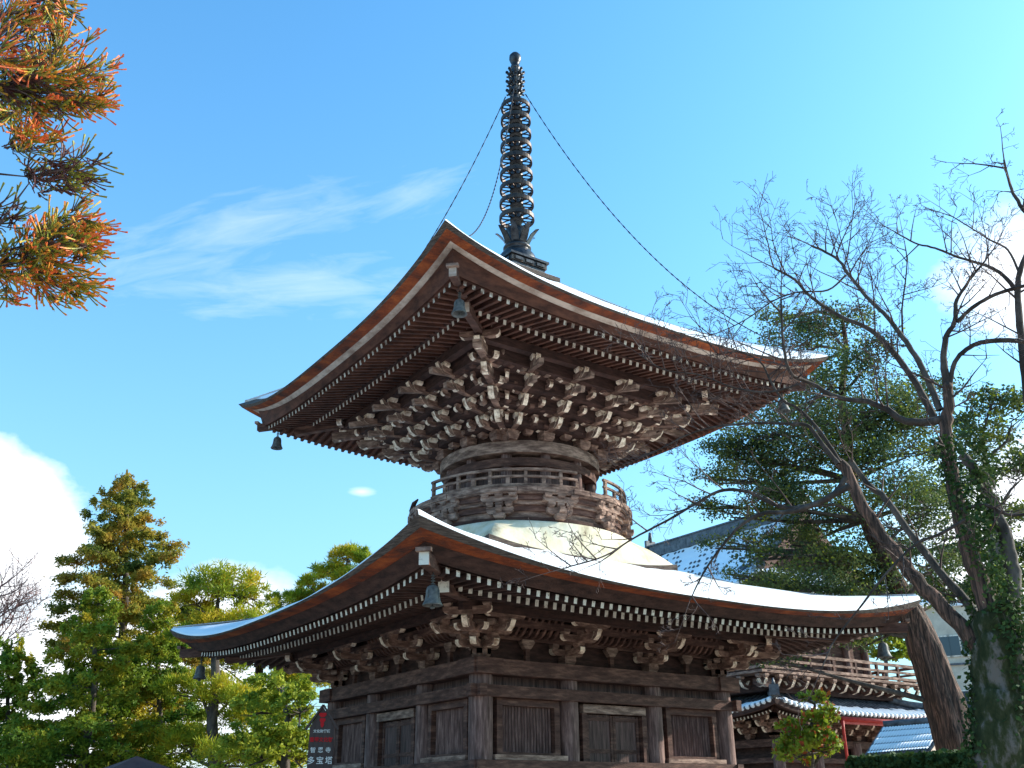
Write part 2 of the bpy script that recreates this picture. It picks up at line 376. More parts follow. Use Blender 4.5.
# beams
def ring_beam(mb, c, z, w, h, m, ext=0.0, trim=0.0):
    for f in range(4):
        n, l = FACES[f]
        L = c + ext if f % 2 == 0 else c - w/2 + (0 if not ext else 0) - .002
        if ext and f % 2 == 1:
            mb.beam(P(f, -(c-w/2-.002), c, z), P(f, (c-w/2-.002), c, z), w, h, m)
            for sg in (-1, 1):   # projecting ends of the crossing beams
                mb.beam(P(f, sg*(c+w/2+.002), c, z+.002), P(f, sg*(c+ext), c, z+.002), w, h, m, m)
        else:
            mb.beam(P(f, -L, c, z), P(f, L, c, z), w, h, m)
b = MB(); ring_beam(b, cb, 3.485, .46, .225, 'wood', .27); b.build('wall_plate', pag)
b = MB(); ring_beam(b, cb+.14, 3.14, .12, .165, 'wood', .16); b.build('tie_beam', pag)
b = MB(); ring_beam(b, cb+.125, 2.1, .14, .17, 'wood', .1); b.build('tie_beam', pag)
b = MB(); ring_beam(b, cb+.12, 1.17, .14, .19, 'wood', .1); b.build('floor_sill', pag)
# walls and transom
b = MB()
for f in range(4):
    for i in range(3):
        x0, x1 = XS[i]+.12, XS[i+1]-.12
        R = Matrix([(FACES[f][1].x, FACES[f][0].x, 0), (FACES[f][1].y, FACES[f][0].y, 0), (0, 0, 1)])
        b.box(P(f, (x0+x1)/2, cb-.06, 3.30), (x1-x0, .05, .16), 'panel', R)
        b.box(P(f, (x0+x1)/2, cb-.03, 1.64), (x1-x0, .05, .76), 'panel', R)
        if i != 1: b.box(P(f, (x0+x1)/2, cb-.09, 2.62), (x1-x0, .04, .84), 'panel', R)
b.build('wall', pag)
for f in range(4):
    n, l = FACES[f]
    R = Matrix([(l.x, n.x, 0), (l.y, n.y, 0), (0, 0, 1)])
    for i in (0, 2):       # latticed windows
        xm = (XS[i]+XS[i+1])/2; hw = .58
        w = MB()
        for z, h in ((3.0, .1), (2.25, .1)): w.box(P(f, xm, cb+.02, z), (hw*2, .14, h), 'wood', R)
        for sx in (-1, 1): w.box(P(f, xm+sx*(hw-.05), cb+.022, 2.625), (.1, .138, .65), 'wood', R)
        wo_ = w.build('window_frame', pag)
        q = MB()
        nb = 17
        for k in range(nb): 
            Rz = R @ Matrix.Rotation(math.radians(45), 3, 'Z')
            q.box(P(f, xm-hw+.13+k*(2*hw-.26)/(nb-1), cb-.005, 2.625), (.032, .032, .645), 'woodv', Rz)
        q.build('lattice', wo_)
        w = MB(); w.box(P(f, xm, cb+.12, 2.225), (hw*2+.16, .1, .07), 'wood_grey', R); w.build('window_sill', pag)
    # double door with worn lintel in the centre bay
    w = MB()
    w.box(P(f, 0, cb+.05, 2.97), (1.3, .1, .13), 'wood_grey', R)
    for sx in (-1, 1): w.box(P(f, sx*.62, cb+.03, 2.07), (.1, .12, 1.66), 'wood', R)
    dfr = w.build('door_frame', pag)
    for sx in (-1, 1):
        w = MB(); w.box(P(f, sx*.285, cb-.02, 2.08), (.55, .05, 1.62), 'panel', R)
        for z in (2.83, 2.35, 1.75, 1.32): w.box(P(f, sx*.285, cb+.008, z), (.53, .02, .06), 'wood', R)
        for x in (.03, .52): w.box(P(f, sx*x, cb+.012, 2.08), (.05, .022, 1.6), 'wood', R)
        w.build('door_panel', dfr)
# wall above the plate + shirin ribs
b = MB()
for f in range(4):
    n, l = FACES[f]; R = Matrix([(l.x, n.x, 0), (l.y, n.y, 0), (0, 0, 1)])
    b.box(P(f, 0, cb-.1, 4.0), (2*cb-.2, .05, .8), 'wood_dark', R)
    b.beam(P(f, -cb-.1, cb, 3.98), P(f, cb+.1, cb, 3.98), .11, .12, 'wood')
    b.beam(P(f, -cb-.35, cb+.33, 4.13), P(f, cb+.35, cb+.33, 4.13), .1, .1, 'wood')
b.build('frieze_wall', pag)
for f in range(4):
    b = MB(); n, l = FACES[f]; b.beam(P(f, -cb+.1, cb+.07, 4.06), P(f, cb-.1, cb+.07, 4.06), .03, .03, 'wood')
    k = -cb+.0
    while k < cb:
        if min(abs(k-x) for x in XS) > .3:
            pts = [P(f, k, cb+.05, 4.03), P(f, k, cb+.1, 3.98), P(f, k, cb+.2, 4.0), P(f, k, cb+.3, 4.1), P(f, k, cb+.42, 4.24)]
            for a_, c_ in zip(pts, pts[1:]): b.beam(a_, c_, .045, .05, 'wood', upv=n)
        k += .125
    b.build('curved_ribs', pag)
    for i in range(3):      # strut with flared cap between brackets
        b = MB(); xm = (XS[i]+XS[i+1])/2; Mx = frame(P(f, xm, cb+.05, 3.6), l, n)
        b.box(P(f, xm, cb+.05, 3.70), (.08, .06, .2) if f % 2 == 0 else (.06, .08, .2), 'wood')
        b.prism(Mx, [(-.1, .34), (-.13, .3), (-.05, .2), (.05, .2), (.13, .3), (.1, .34)], .1, 'wood_grey')
        b.build('strut', pag)
# lower bracket sets
for f in range(4):
    n, l = FACES[f]
    for s in XS[1:3]:
        b = MB(); bracket_set(b, P(f, s, cb, 3.6), n, l, 2, .33, .185, .62, .05); b.build('bracket_set', pag)
    b = MB(); o = P(f, -cb, cb, 3.6); d = (n-l).normalized()
    bracket_set(b, o, d, (n+l).normalized(), 2, .46, .185, .6, .06, diag=True)
    bracket_set(b, o + Vector((0, 0, .004)), n, l, 2, .33, .185, .6, .05)
    n2, l2 = FACES[(f+1) % 4]
    bracket_set(b, o + Vector((0, 0, .002)), n2, l2, 2, .33, .185, .6, .05)
    b.build('bracket_set', pag)

# ---- roofs
def eave(a, zmid, flare, pw):
    return lambda s: zmid + flare*abs(s)**pw
def make_roof(a, zmid, flare, pw, c_in, rise, conc, thm, thc, pale, snow_name, snow_label, rows, snow_t, hipc, bm, rm):
    ez = eave(a, zmid, flare, pw)
    def surf(f, s, t, off=0, inset=0):
        c = a - inset; c = c + (c_in-c)*t
        z = zmid + flare*abs(s)**pw*(1-t)**2.2 + rise*(t*(1-conc)+conc*t*t) + off
        return P(f, s*c, c, z)
    b = MB()
    for f in range(4):
        b.grid(lambda i, j, f=f: surf(f, 2*i-1, j), 64, 14, 'bark_top')
    b.grid(lambda i, j: Vector((c_in*(2*i-1), c_in*(2*j-1), zmid+rise+.001)), 1, 1, 'bark_top')
    roof = b.build('roof', pag)
    def th(s): return thm + (thc-thm)*abs(s)**3
    # layered edge
    b = MB(); e2 = MB()
    for f in range(4):
        def strip(mb, q0, q1, m, n=80):
            def fn(i, j):
                s = 2*i-1; t = th(s)
                d0, z0 = q0(t); d1, z1 = q1(t); d = d0+(d1-d0)*j; z = z0+(z1-z0)*j
                return P(f, s*(a-d), a-d, ez(s)+z)
            mb.grid(fn, n, 1, m, False)
        strip(b, lambda t: (0, 0), lambda t: (.03+.25*(t-thm), -.018-.5*(t-thm)), 'bark_top')
        strip(b, lambda t: (.03+.25*(t-thm), -.018-.5*(t-thm)), lambda t: (.04+.25*(t-thm), -.02-.5*(t-thm)), 'bark_top')
        strip(b, lambda t: (.04+.25*(t-thm), -.02-.5*(t-thm)), lambda t: (.23, -t), 'bark_edge')
        strip(b, lambda t: (.23, -t), lambda t: (.25, -t-.002), 'bark_edge')
        d = .25
        if pale:
            strip(e2, lambda t: (.24, -t), lambda t: (.33, -t-.04), 'pale')
            strip(e2, lambda t: (.33, -t-.04), lambda t: (.35, -t-.04), 'pale')
            off = .04; d = .35
        else: off = 0.0
        r1 = rows[0]
        def fn(i, j):       # boarding from the edge back to the flying rafters
            s = 2*i-1; t = th(s); cA = a-d; zA = ez(s)-t-off
            cB = r1['c']+.05; zB = r1['z'] + r1['amp']*abs(s)**3 + .055
            sag = -.0*math.sin(math.pi*j)
            return P(f, s*(cA+(cB-cA)*j), cA+(cB-cA)*j, zA+(zB-zA)*j + sag)
        e2.grid(fn, 64, 3, bm)
        def fn2(i, j):      # small fascia over the rafter ends
            s = 2*i-1; cB = r1['c']+.05-.04*j; zB = r1['z'] + r1['amp']*abs(s)**3 + .055
            return P(f, s*cB, cB, zB)
        e2.grid(fn2, 64, 1, bm)
        for ri, r in enumerate(rows):
            cin = r['cin']
            def fn3(i, j, r=r, cin=cin):      # boards above the rafters
                s = 2*i-1; c = r['c']+.03 + (cin-r['c']-.03)*j
                return P(f, s*c, c, r['z']+r['amp']*abs(s)**3*(1-j) + r['sl']*(r['c']-c) + r['h']/2 + .004)
            e2.grid(fn3, 48, 4, rm)
        r2 = rows[1]
        def kio(i, j):       # bar lying on the tips of the base rafters
            s = 2*i-1; q = [(.05, .05), (.05, .115), (-.03, .115), (-.03, .05), (.05, .05)][int(round(j*4))]
            c = r2['c']+q[0]; return P(f, s*c, c, r2['z']+r2['amp']*abs(s)**3+q[1])
        e2.grid(kio, 48, 4, 'wood_dark', False)
    b.build('roof_edge', roof); e2.build('eave_boards', roof)
    # rafters
    raf = []
    for f in range(4):
        for ri, r in enumerate(rows):
            nn = int(round(2*(r['c']-.12)/r['sp'])); 
            for k in range(nn):
                x = -(nn-1)/2*r['sp'] + k*r['sp']
                s = x/r['c']; zt = r['z'] + r['amp']*abs(s)**3
                ci = max(r['cin'], abs(x)+.04)
                if ci > r['c']-.06: continue
                zi = zt + r['sl']*(r['c']-ci) - (r['amp']*abs(s)**3)*(r['c']-ci)/(r['c']-r['cin'])
                raf.append((f, x, r['c'], zt, ci, zi, r))
    # hip rafters
    for f in range(4):
        n, l = FACES[f]
        for (c0, z0, c1, z1, w, h, tip) in hipc:
            hb = MB(); hb.beam(P(f, -c0, c0, z0), P(f, -c1, c1, z1), w, h, 'wood', tip)
            if tip != 'wood' and c1 > 3.6 and h < .2:
                hb.beam(P(f, -c1+.02, c1-.02, z1+h/2+.028), P(f, -c1-.035, c1+.035, z1+h/2+.028), w+.07, .05, 'wood_grey', 'wood_grey')
            hb.build('hip_rafter', roof)
    # snow
    sn = MB()
    for f in range(4):
        tt, ins = snow_t[f]
        ph = f*1.7
        def bumpy(s, t):
            return 1 + .22*math.sin(s*9+ph+3*t) + .15*math.sin(s*23+ph*2+t*9)
        def fn(i, j):
            s = (2*i-1)*(1-.0*ins); 
            if j < .5:
                q = j*2; ii = ins*(1-0*s)
                c = a-ii; base = surf(f, s, ii/ (a-c_in))
                o = tt*math.sin(q*math.pi/2)*bumpy(s, 0); p = Vector(base); n, l = FACES[f]
                return p + Vector((0, 0, o)) - n*(.05*(1-math.cos(q*math.pi/2)))
            q = (j-.5)*2; t0 = (ins+.05)/(a-c_in); t = t0+(1-t0)*q
            return surf(f, s, t, tt*bumpy(s, t*2))
        sn.grid(fn, 120, 20, 'snow')
    so_ = sn.build(snow_name); tag(so_, snow_label, 'snow', kind='stuff')
    return roof, raf, surf
upper_rows = [dict(c=3.9, z=8.855, amp=.18, sl=.27, cin=3.1, sp=.162, w=.058, h=.08, tip='grey_tip', m='wood_red'),
              dict(c=3.2, z=8.93, amp=.09, sl=.2, cin=1.6, sp=.162, w=.06, h=.085, tip='white2', m='wood_red')]
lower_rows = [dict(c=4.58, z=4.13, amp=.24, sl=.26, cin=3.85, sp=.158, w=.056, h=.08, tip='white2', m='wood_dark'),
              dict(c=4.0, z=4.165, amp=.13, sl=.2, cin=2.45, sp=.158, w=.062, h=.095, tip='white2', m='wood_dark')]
uroof, uraf, usurf = make_roof(4.4, 9.07, .59, 3.0, .55, 2.85, .18, .03, .16, True, 'snow', 'thin white snow lying on the upper pagoda roof', upper_rows,
    {0: (.048, .02), 1: (.03, .3), 2: (.06, .1), 3: (.07, .05)},
    [(2.0, 9.12, 3.42, 8.9, .13, .17, 'pale'), (3.0, 9.14, 4.03, 9.06, .12, .15, 'pale')], 'wood_red', 'wood_red')
uroof['label'] = 'upper roof with steep curve and pale strip under the red bark edge'
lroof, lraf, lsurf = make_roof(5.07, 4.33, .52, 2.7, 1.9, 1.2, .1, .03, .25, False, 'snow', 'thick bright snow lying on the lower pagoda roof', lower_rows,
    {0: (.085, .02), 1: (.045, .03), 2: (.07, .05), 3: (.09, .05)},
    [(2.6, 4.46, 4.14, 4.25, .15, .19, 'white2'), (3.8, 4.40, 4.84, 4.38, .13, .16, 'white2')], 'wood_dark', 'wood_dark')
lroof['label'] = 'wide lower roof with snow along its edge'
allr = uraf + lraf
def rdist(r):
    return (P(r[0], r[1], r[2], r[3]) - CAM).length + (0 if r[0] < 2 else 50)
allr.sort(key=rdist)
def rafter(mb, r):
    f, x, c, zt, ci, zi, q = r
    mb.beam(P(f, x, ci, zi), P(f, x, c, zt), q['w'], q['h'], q['m'], q['tip'])
for r in allr[:100]:
    mb = MB(); rafter(mb, r); mb.build('rafter', pag)
mb = MB()
for r in allr[100:]: rafter(mb, r)
tag(mb.build('rafter', pag), 'remaining white tipped rafters under both roofs', kind='stuff')
# purlins
b = MB()
for f in range(4): b.beam(P(f, -3.28 if f % 2 == 0 else -3.08, 3.17, 4.24), P(f, 3.28 if f % 2 == 0 else 3.08, 3.17, 4.24), .14, .14, 'wood_dark')
b.build('purlin', pag)
b = MB()
for f in range(4): b.beam(P(f, -2.75 if f % 2 == 0 else -2.56, 2.65, 8.915), P(f, 2.75 if f % 2 == 0 else 2.56, 2.65, 8.915), .15, .16, 'wood_dark')
b.build('purlin', pag)

# ---- curb and plaster dome
def cz(s): return 5.47+.14*abs(s)**3
b = MB()
for f in range(4):
    for q0, q1, m in (((2.1, -.12), (2.1, .07), 'bark_top'), ((2.1, .07), (2.05, .07), 'bark_top')):
        b.grid(lambda i, j, f=f, q0=q0, q1=q1: P(f, (2*i-1)*(q0[0]+(q1[0]-q0[0])*j), q0[0]+(q1[0]-q0[0])*j, cz(2*i-1)+q0[1]+(q1[1]-q0[1])*j), 30, 1, m, False)
b.build('roof_curb', pag)
def mound(i, j):
    a = 2*math.pi*i; q = 1/max(abs(math.cos(a)), abs(math.sin(a))); u = min(abs(math.tan((a+math.pi/4) % (math.pi/2) - math.pi/4)), 1)
    sqx, sqy, sqz = 2.06*q*math.cos(a), 2.06*q*math.sin(a), cz(u)+.05
    k = j; r = 2.07 - .25*max(0, (k-.9)/.1)
    w = math.sin(k*math.pi/2)**1.0
    x = sqx*(1-k) + r*math.cos(a)*k; y = sqy*(1-k) + r*math.sin(a)*k
    return Vector((x, y, sqz + (6.15-sqz)*(.45*k+.55*w)))
b = MB(); b.grid(mound, 96, 10, 'plaster'); b.build('plaster_dome', pag)
# ---- gallery
Z0 = 6.12
b = MB()
def ringb(mb, r0, r1, z0, z1, m, n=72, a0=0, a1=2*math.pi): mb.lathe([(r0, z0), (r1, z0), (r1, z1), (r0, z1)], n, m, a0=a0, a1=a1, sm=False, closed=True)
ringb(b, 1.7, 2.03, 6.10, 6.2, 'wood_dark'); ringb(b, 1.7, 1.96, 6.202, 6.32, 'wood_grey'); ringb(b, 1.7, 2.0, 6.322, 6.43, 'wood'); ringb(b, 1.7, 2.05, 6.432, 6.50, 'wood_grey'); ringb(b, 1.7, 2.1, 6.502, 6.60, 'wood')
b.build('gallery_wall', pag)
b = MB(); n_ = 40
for k in range(n_):
    a0 = 2*math.pi*k/n_; ringb(b, 1.3, 2.19+rnd.uniform(-.012, .012), 6.625, 6.715+rnd.uniform(-.008, .008), 'wood_grey', 3, a0+.002, a0+2*math.pi/n_-.002)
b.build('gallery_floor', pag)
b = MB(); ringb(b, 2.02, 2.17, 6.602, 6.622, 'wood_grey'); b.build('gallery_rim', pag)
for k in range(12):
    a_ = math.radians(15+30*k); out = Vector((math.cos(a_), math.sin(a_), 0)); lat = Vector((-out.y, out.x, 0))
    b = MB(); o = out*2.0 + Vector((0, 0, 6.16)); ML = frame(o, lat, out)
    make_block(b, ML, 0, .05, 0, .2, 'wood_grey', .1)
    make_arm(b, ML, -.24, .24, .1, .15, .12, 'wood_grey', 'wood_grey', .06)
    make_arm(b, frame(o, out, lat), -.1, .2, .102, .1, .12, 'wood_grey', 'wood_grey', .06)
    for x in (-.17, 0, .17): make_block(b, ML, x, .06, .222, .13, 'wood_grey', .08)
    make_arm(b, frame(o+out*.06, lat, out), -.33, .33, .305, .14, .1, 'wood_grey', 'wood_grey', .06)
    for x in (-.25, 0, .25): make_block(b, ML, x, .1, .38, .14, 'wood_grey', .07)
    b.build('gallery_bracket', pag)
# drum
b = MB(); b.lathe([(1.31, 6.716), (1.31, 7.6)], 72, 'panel', sm=False); b.build('drum_wall', pag)
b = MB(); ringb(b, 1.2, 1.585, 7.56, 7.785, 'wood_grey'); b.build('drum_plate', pag, 'worn round top plate of the drum')
b = MB(); ringb(b, 1.2, 1.52, 7.315, 7.475, 'wood'); b.build('drum_tie_ring', pag)
b = MB(); ringb(b, 1.2, 1.5, 6.72, 6.84, 'wood'); b.build('drum_tie_ring', pag)
for k in range(12):
    a_ = math.radians(15+30*k); b = MB(); b.lathe([(.105, 6.717), (.105, 7.56)], 16, 'woodv', (1.4*math.cos(a_), 1.4*math.sin(a_), 0)); b.build('column', pag)
# railing (broken: two arcs remain)
phi0 = math.atan2(CAM.y, CAM.x)            # towards the viewer
def railing(a0, a1):
    ra = MB(); R_ = 2.06
    for r_, z0, z1, w in ((R_, 7.045, 7.09, .05), (R_, 6.915, 6.955, .045), (R_, 6.745, 6.80, .06)):
        ringb(ra, r_-w/2, r_+w/2, z0, z1, 'wood_grey', 24, a0, a1)
    k = 0; a = a0+.03
    while a < a1:
        p = Vector((math.cos(a)*R_, math.sin(a)*R_, 6.9)); R = Matrix.Rotation(a, 3, 'Z')
        big = (k % 2 == 0)
        ra.box((p.x, p.y, 6.88 if big else 6.835), (.055, .055, .33) if big else (.05, .07, .16), 'wood_grey', R)
        k += 1; a += .155
    ra.build('railing', pag)
railing(phi0-math.radians(52), phi0+math.radians(30))
railing(phi0+math.radians(48), phi0+math.radians(150))
b = MB()
a_ = phi0-math.radians(88); pt = lambda r, z, da=0: Vector((math.cos(a_+da)*r, math.sin(a_+da)*r, z))
b.tube([pt(2.1, 6.73), pt(2.12, 6.9, -.01), pt(2.08, 7.02, .02), pt(2.0, 7.1, .04)], [.05, .06, .05, .015], 8, 'wood_dark'); b.tube([pt(2.1, 6.9, .03), pt(2.06, 6.97, .06)], [.04, .012], 6, 'wood_dark')
b.build('railing_knob', pag)
# ---- stepped wall behind the upper brackets
b = MB()
def morph(k, n=96):
    # k 0..1: circle radius 1.45 -> square half 2.5
    pts = []
    for i in range(n):
        a = 2*math.pi*i/n; r = 1.42+(2.5-1.42)*k
        q = 1/max(abs(math.cos(a)), abs(math.sin(a))); rr = r*(1+(q-1)*k**.7)
        pts.append((rr*math.cos(a), rr*math.sin(a)))
    return pts
lev = [(0, 7.79), (0, 7.97), (.25, 7.985), (.25, 8.2), (.5, 8.215), (.5, 8.42), (.75, 8.435), (.75, 8.65), (1, 8.665), (1, 9.0)]
vs = []; fs = []
for k, z in lev: vs += [(x, y, z) for x, y in morph(k)]
for j in range(len(lev)-1):
    for i in range(96): fs.append((j*96+i, j*96+(i+1) % 96, (j+1)*96+(i+1) % 96, (j+1)*96+i))
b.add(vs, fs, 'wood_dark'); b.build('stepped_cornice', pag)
# stacked beams with small blocks
b = MB()
for k, (c, z) in enumerate(((1.6, 8.11), (1.82, 8.335), (2.08, 8.56), (2.36, 8.76))):
    for f in range(4):
        n, l = FACES[f]; L = c-.1 if f % 2 else c+.08
        if k == 0: L = .9
        b.beam(P(f, -L, c, z), P(f, L, c, z), .08, .06, 'wood')
        x = -L+.1
        while x < L:
            make_block(b, frame(P(f, x, c+.02, z-.125), l, n), 0, 0, 0, .11, 'wood' if rnd.random() < .7 else 'wood_grey', .075); x += .26
b.build('stacked_beam', pag)
TH = .225
for f in range(4):
    n, l = FACES[f]
    for s0, s1, c0 in ((-.42, -.5, 1.47), (.42, .5, 1.47), (-1.02, -1.5, 1.22), (1.02, 1.5, 1.22), (-.76, -1.0, 1.36), (.76, 1.0, 1.36), (-1.1, -2.08, 1.16), (1.1, 2.08, 1.16), (0, 0, 1.53)):
        o = P(f, s0, c0, 7.79); e = P(f, s1, 2.64, 7.79); d = e-o
        big = abs(s0) in (.42, 1.02); b = MB(); bracket_set(b, o + Vector((0, 0, .0 if big else .11)), d, l, 4 if big else 3, d.length/4, TH, .46 if big else .34, .03, nose=4 if big else 0, s=1.12 if big else .8)
        # tail rafter sloping out below the purlin
        dd = d.normalized()
        for t0, zt in ((.72, 8.46), (.98, 8.62)) if big else ():
            a1_ = o + d*t0 + dd*.42; a0_ = o + d*(t0-.45)
            b.beam((a0_.x, a0_.y, zt+.19), (a1_.x, a1_.y, zt-.05), .085, .11, 'wood_grey', 'wood_grey')
        b.build('bracket_set', pag)
    d = (n-l).normalized(); o = d*1.5 + Vector((0, 0, 7.79))
    b = MB(); bracket_set(b, o, d, (n+l).normalized(), 4, (2.65*2**.5-1.5)/4, TH, .5, .05, diag=True, nose=4, s=1.2)
    for r0, r1, z0, z1 in ((1.9, 2.75, 8.42, 8.28), (2.5, 3.35, 8.62, 8.5), (2.9, 3.98, 8.84, 8.7)):
        b.beam(d*r0 + Vector((0, 0, z0)), d*r1 + Vector((0, 0, z1)), .15, .17, 'wood_grey', 'wood_grey')
    b.build('bracket_set', pag)

# ---- spire
spi = MB()
spi.tube([(0, 0, 12.3), (0, 0, 17.0), (0, 0, 17.9)], [.115, .085, .06], 16, 'bronze')
spire = spi.build('spire', pag)
b = MB(); b.box((0, 0, 11.96), (1.32, 1.32, .1), 'bark_top'); b.box((0, 0, 12.03), (1.2, 1.2, .05), 'snow'); b.box((0, 0, 12.14), (.86, .86, .2), 'bronze'); b.box((0, 0, 12.3), (.92, .92, .12), 'bronze_rust'); b.box((0, 0, 12.4), (1.0, 1.0, .05), 'bronze')
for f in range(4):
    n, l = FACES[f]
    for x in (-.28, 0, .28): b.box(P(f, x, .475, 12.3), (.2, .02, .07) if f % 2 == 0 else (.02, .2, .07), 'bronze')
b.build('dew_basin', spire)
b = MB(); b.lathe([(.42, 12.425), (.43, 12.5), (.40, 12.62), (.33, 12.72), (.27, 12.76), (.27, 12.8), (.31, 12.82), (.31, 12.86), (.24, 12.9), (.21, 13.05), (.2, 13.2), (.26, 13.3), (.1, 13.32)], 32, 'bronze'); b.build('inverted_bowl', spire)
b = MB()
for k in range(8):
    a_ = 2*math.pi*k/8; R = Matrix.Rotation(a_, 3, 'Z')
    pr = [(.2, 0), (.27, .1), (.33, .25), (.44, .4), (.5, .44)]; wd = [.08, .09, .085, .05, .008]
    vs = []
    for (r_, z_), w_ in zip(pr, wd):
        for sgn in (-1, 1): vs.append(R @ Vector((r_, sgn*w_, 12.92+z_*.85)))
    for (r_, z_), w_ in zip(pr, wd):
        for sgn in (-1, 1): vs.append(R @ Vector((r_-.015, sgn*w_, 12.93+z_*.85)))
    fs = [(2*i, 2*i+1, 2*i+3, 2*i+2) for i in range(4)] + [(10+2*i, 10+2*i+2, 10+2*i+3, 10+2*i+1) for i in range(4)]
    b.add(vs, fs, 'bronze', True)
b.build('lotus_petals', spire)
for k in range(9):
    z = 13.62 + k*.385; R_ = .385 - .006*k; b = MB()
    b.lathe([(R_, -.055), (R_+.012, -.05), (R_+.012, .05), (R_, .055), (R_-.03, .05), (R_-.03, -.05)], 32, 'bronze_rust', (0, 0, z), sm=False, closed=True)
    b.lathe([(.11, -.1), (.155, -.05), (.155, .05), (.11, .12)], 16, 'bronze', (0, 0, z))
    for q in range(8):
        a_ = 2*math.pi*q/8; 
        for da in (-.28, .28):
            b.tube([(math.cos(a_)*.14, math.sin(a_)*.14, z), (math.cos(a_+da*.5)*.26, math.sin(a_+da*.5)*.26, z), (math.cos(a_+da)*(R_-.01), math.sin(a_+da)*(R_-.01), z)], .016, 5, 'bronze_rust')
    b.build('ring', spire)
for k in range(3):
    z = 17.2 + k*.27; b = MB()
    for q in range(8):
        a_ = 2*math.pi*q/8+.2; c_, s_ = math.cos(a_), math.sin(a_)
        b.tube([(c_*.07, s_*.07, z-.08), (c_*.15, s_*.15, z-.04), (c_*.2, s_*.2, z+.03)], [.035, .03, .04], 6, 'bronze')
        b.tube([(c_*.2, s_*.2, z+.03), (c_*.22, s_*.22, z+.07)], [.045, .012], 6, 'bronze')
        b.tube([(c_*.1, s_*.1, z+.0), (c_*.16, s_*.16, z-.1), (c_*.21, s_*.21, z-.12)], [.02, .02, .025], 5, 'bronze')
    b.lathe([(.09, -.12), (.13, -.06), (.1, 0), (.12, .06), (.08, .13)], 16, 'bronze', (0, 0, z)); b.build('petal_tier', spire)
b = MB(); b.lathe([(.06, 17.8), (.12, 17.88), (.11, 17.95), (.07, 18.0), (.11, 18.06), (.145, 18.16), (.14, 18.26), (.09, 18.33), (.0, 18.37)], 20, 'bronze'); b.build('jewel', spire)

# ---- bells
def wind_bell(p, s, label):
    e = empty('wind_bell', (p.x, p.y, p.z), label, 'bell', 'bronze wind bells hanging from the roof corners')
    b = MB(); prof = [(0, .0), (.05, -.005), (.085, -.03), (.1, -.08), (.105, -.16), (.12, -.23), (.15, -.29), (.145, -.3), (.1, -.27), (.09, -.1), (.0, -.03)]
    b.lathe([(r*s, z*s) for r, z in prof], 20, 'bell')
    for k in range(4):
        a = math.pi/2*k+.4; b.tube([(math.cos(a)*.1*s, math.sin(a)*.1*s, -.08*s), (math.cos(a)*.112*s, math.sin(a)*.112*s, -.2*s)], .008, 4, 'bell')
    b.build('bell_body', e)
    b = MB(); b.tube([(0, 0, -.03*s), (0, 0, -.3*s)], .01, 5, 'bell'); b.lathe([(0, -.3*s), (.035*s, -.31*s), (.035*s, -.34*s), (0, -.35*s)], 8, 'bell'); b.build('clapper', e)
    b = MB()
    for k in range(4): b.lathe([(.024, 0), (.03, .006), (.024, .012), (.018, .006)], 8, 'bell', (0, 0, .01+.035*k), closed=True)
    b.tube([(0, 0, 0), (0, 0, .16)], .009, 5, 'bell'); b.build('hanger', e)
for (sx, sy, nm) in ((-1, -1, 'over the nearest corner'), (-1, 1, 'at its far left corner against sky'), (1, -1, 'at its right corner behind twigs')):
    wind_bell(Vector((sx*3.70, sy*3.70, 8.82)), .85, 'small wind bell on the upper roof, ' + nm)
for (sx, sy, nm) in ((-1, -1, 'nearest corner above the corner column'), (-1, 1, 'left corner in front of the pines'), (1, -1, 'right corner beside the leaning trunk')):
    wind_bell(Vector((sx*4.52, sy*4.52, 4.14)), .86, 'larger wind bell on the lower roof, ' + nm)

# ---- chains from spire to roof corners
for (sx, sy, sg, lb) in ((-1, 1, 7.4, 'thin chain sagging from the spire towards the left corner of the upper roof'), (-1, -1, 6.2, 'thin chain sagging from the spire towards the nearest roof corner'), (1, -1, 5.4, 'long thin chain sagging from the spire down to the right roof corner')):
    A = Vector((sx*.17, sy*.17, 17.08)); B = Vector((sx*4.3, sy*4.3, 9.66)); L = (B-A).length; nL = int(L/.085); mb = MB()
    f_ = lambda t: A + (B-A)*t - Vector((0, 0, 1))*(sg*t*(1-t))
    for k in range(nL):
        p0, p1 = f_(k/nL), f_((k+.8)/nL); mb.beam(p0, p1, .026 if k % 2 else .010, .010 if k % 2 else .026, 'bronze')
        mb.beam(p1, f_((k+1)/nL), .014, .014, 'bronze')
    tag(mb.build('chain'), lb, 'chain', 'chains strung from the spire to the roof corners')


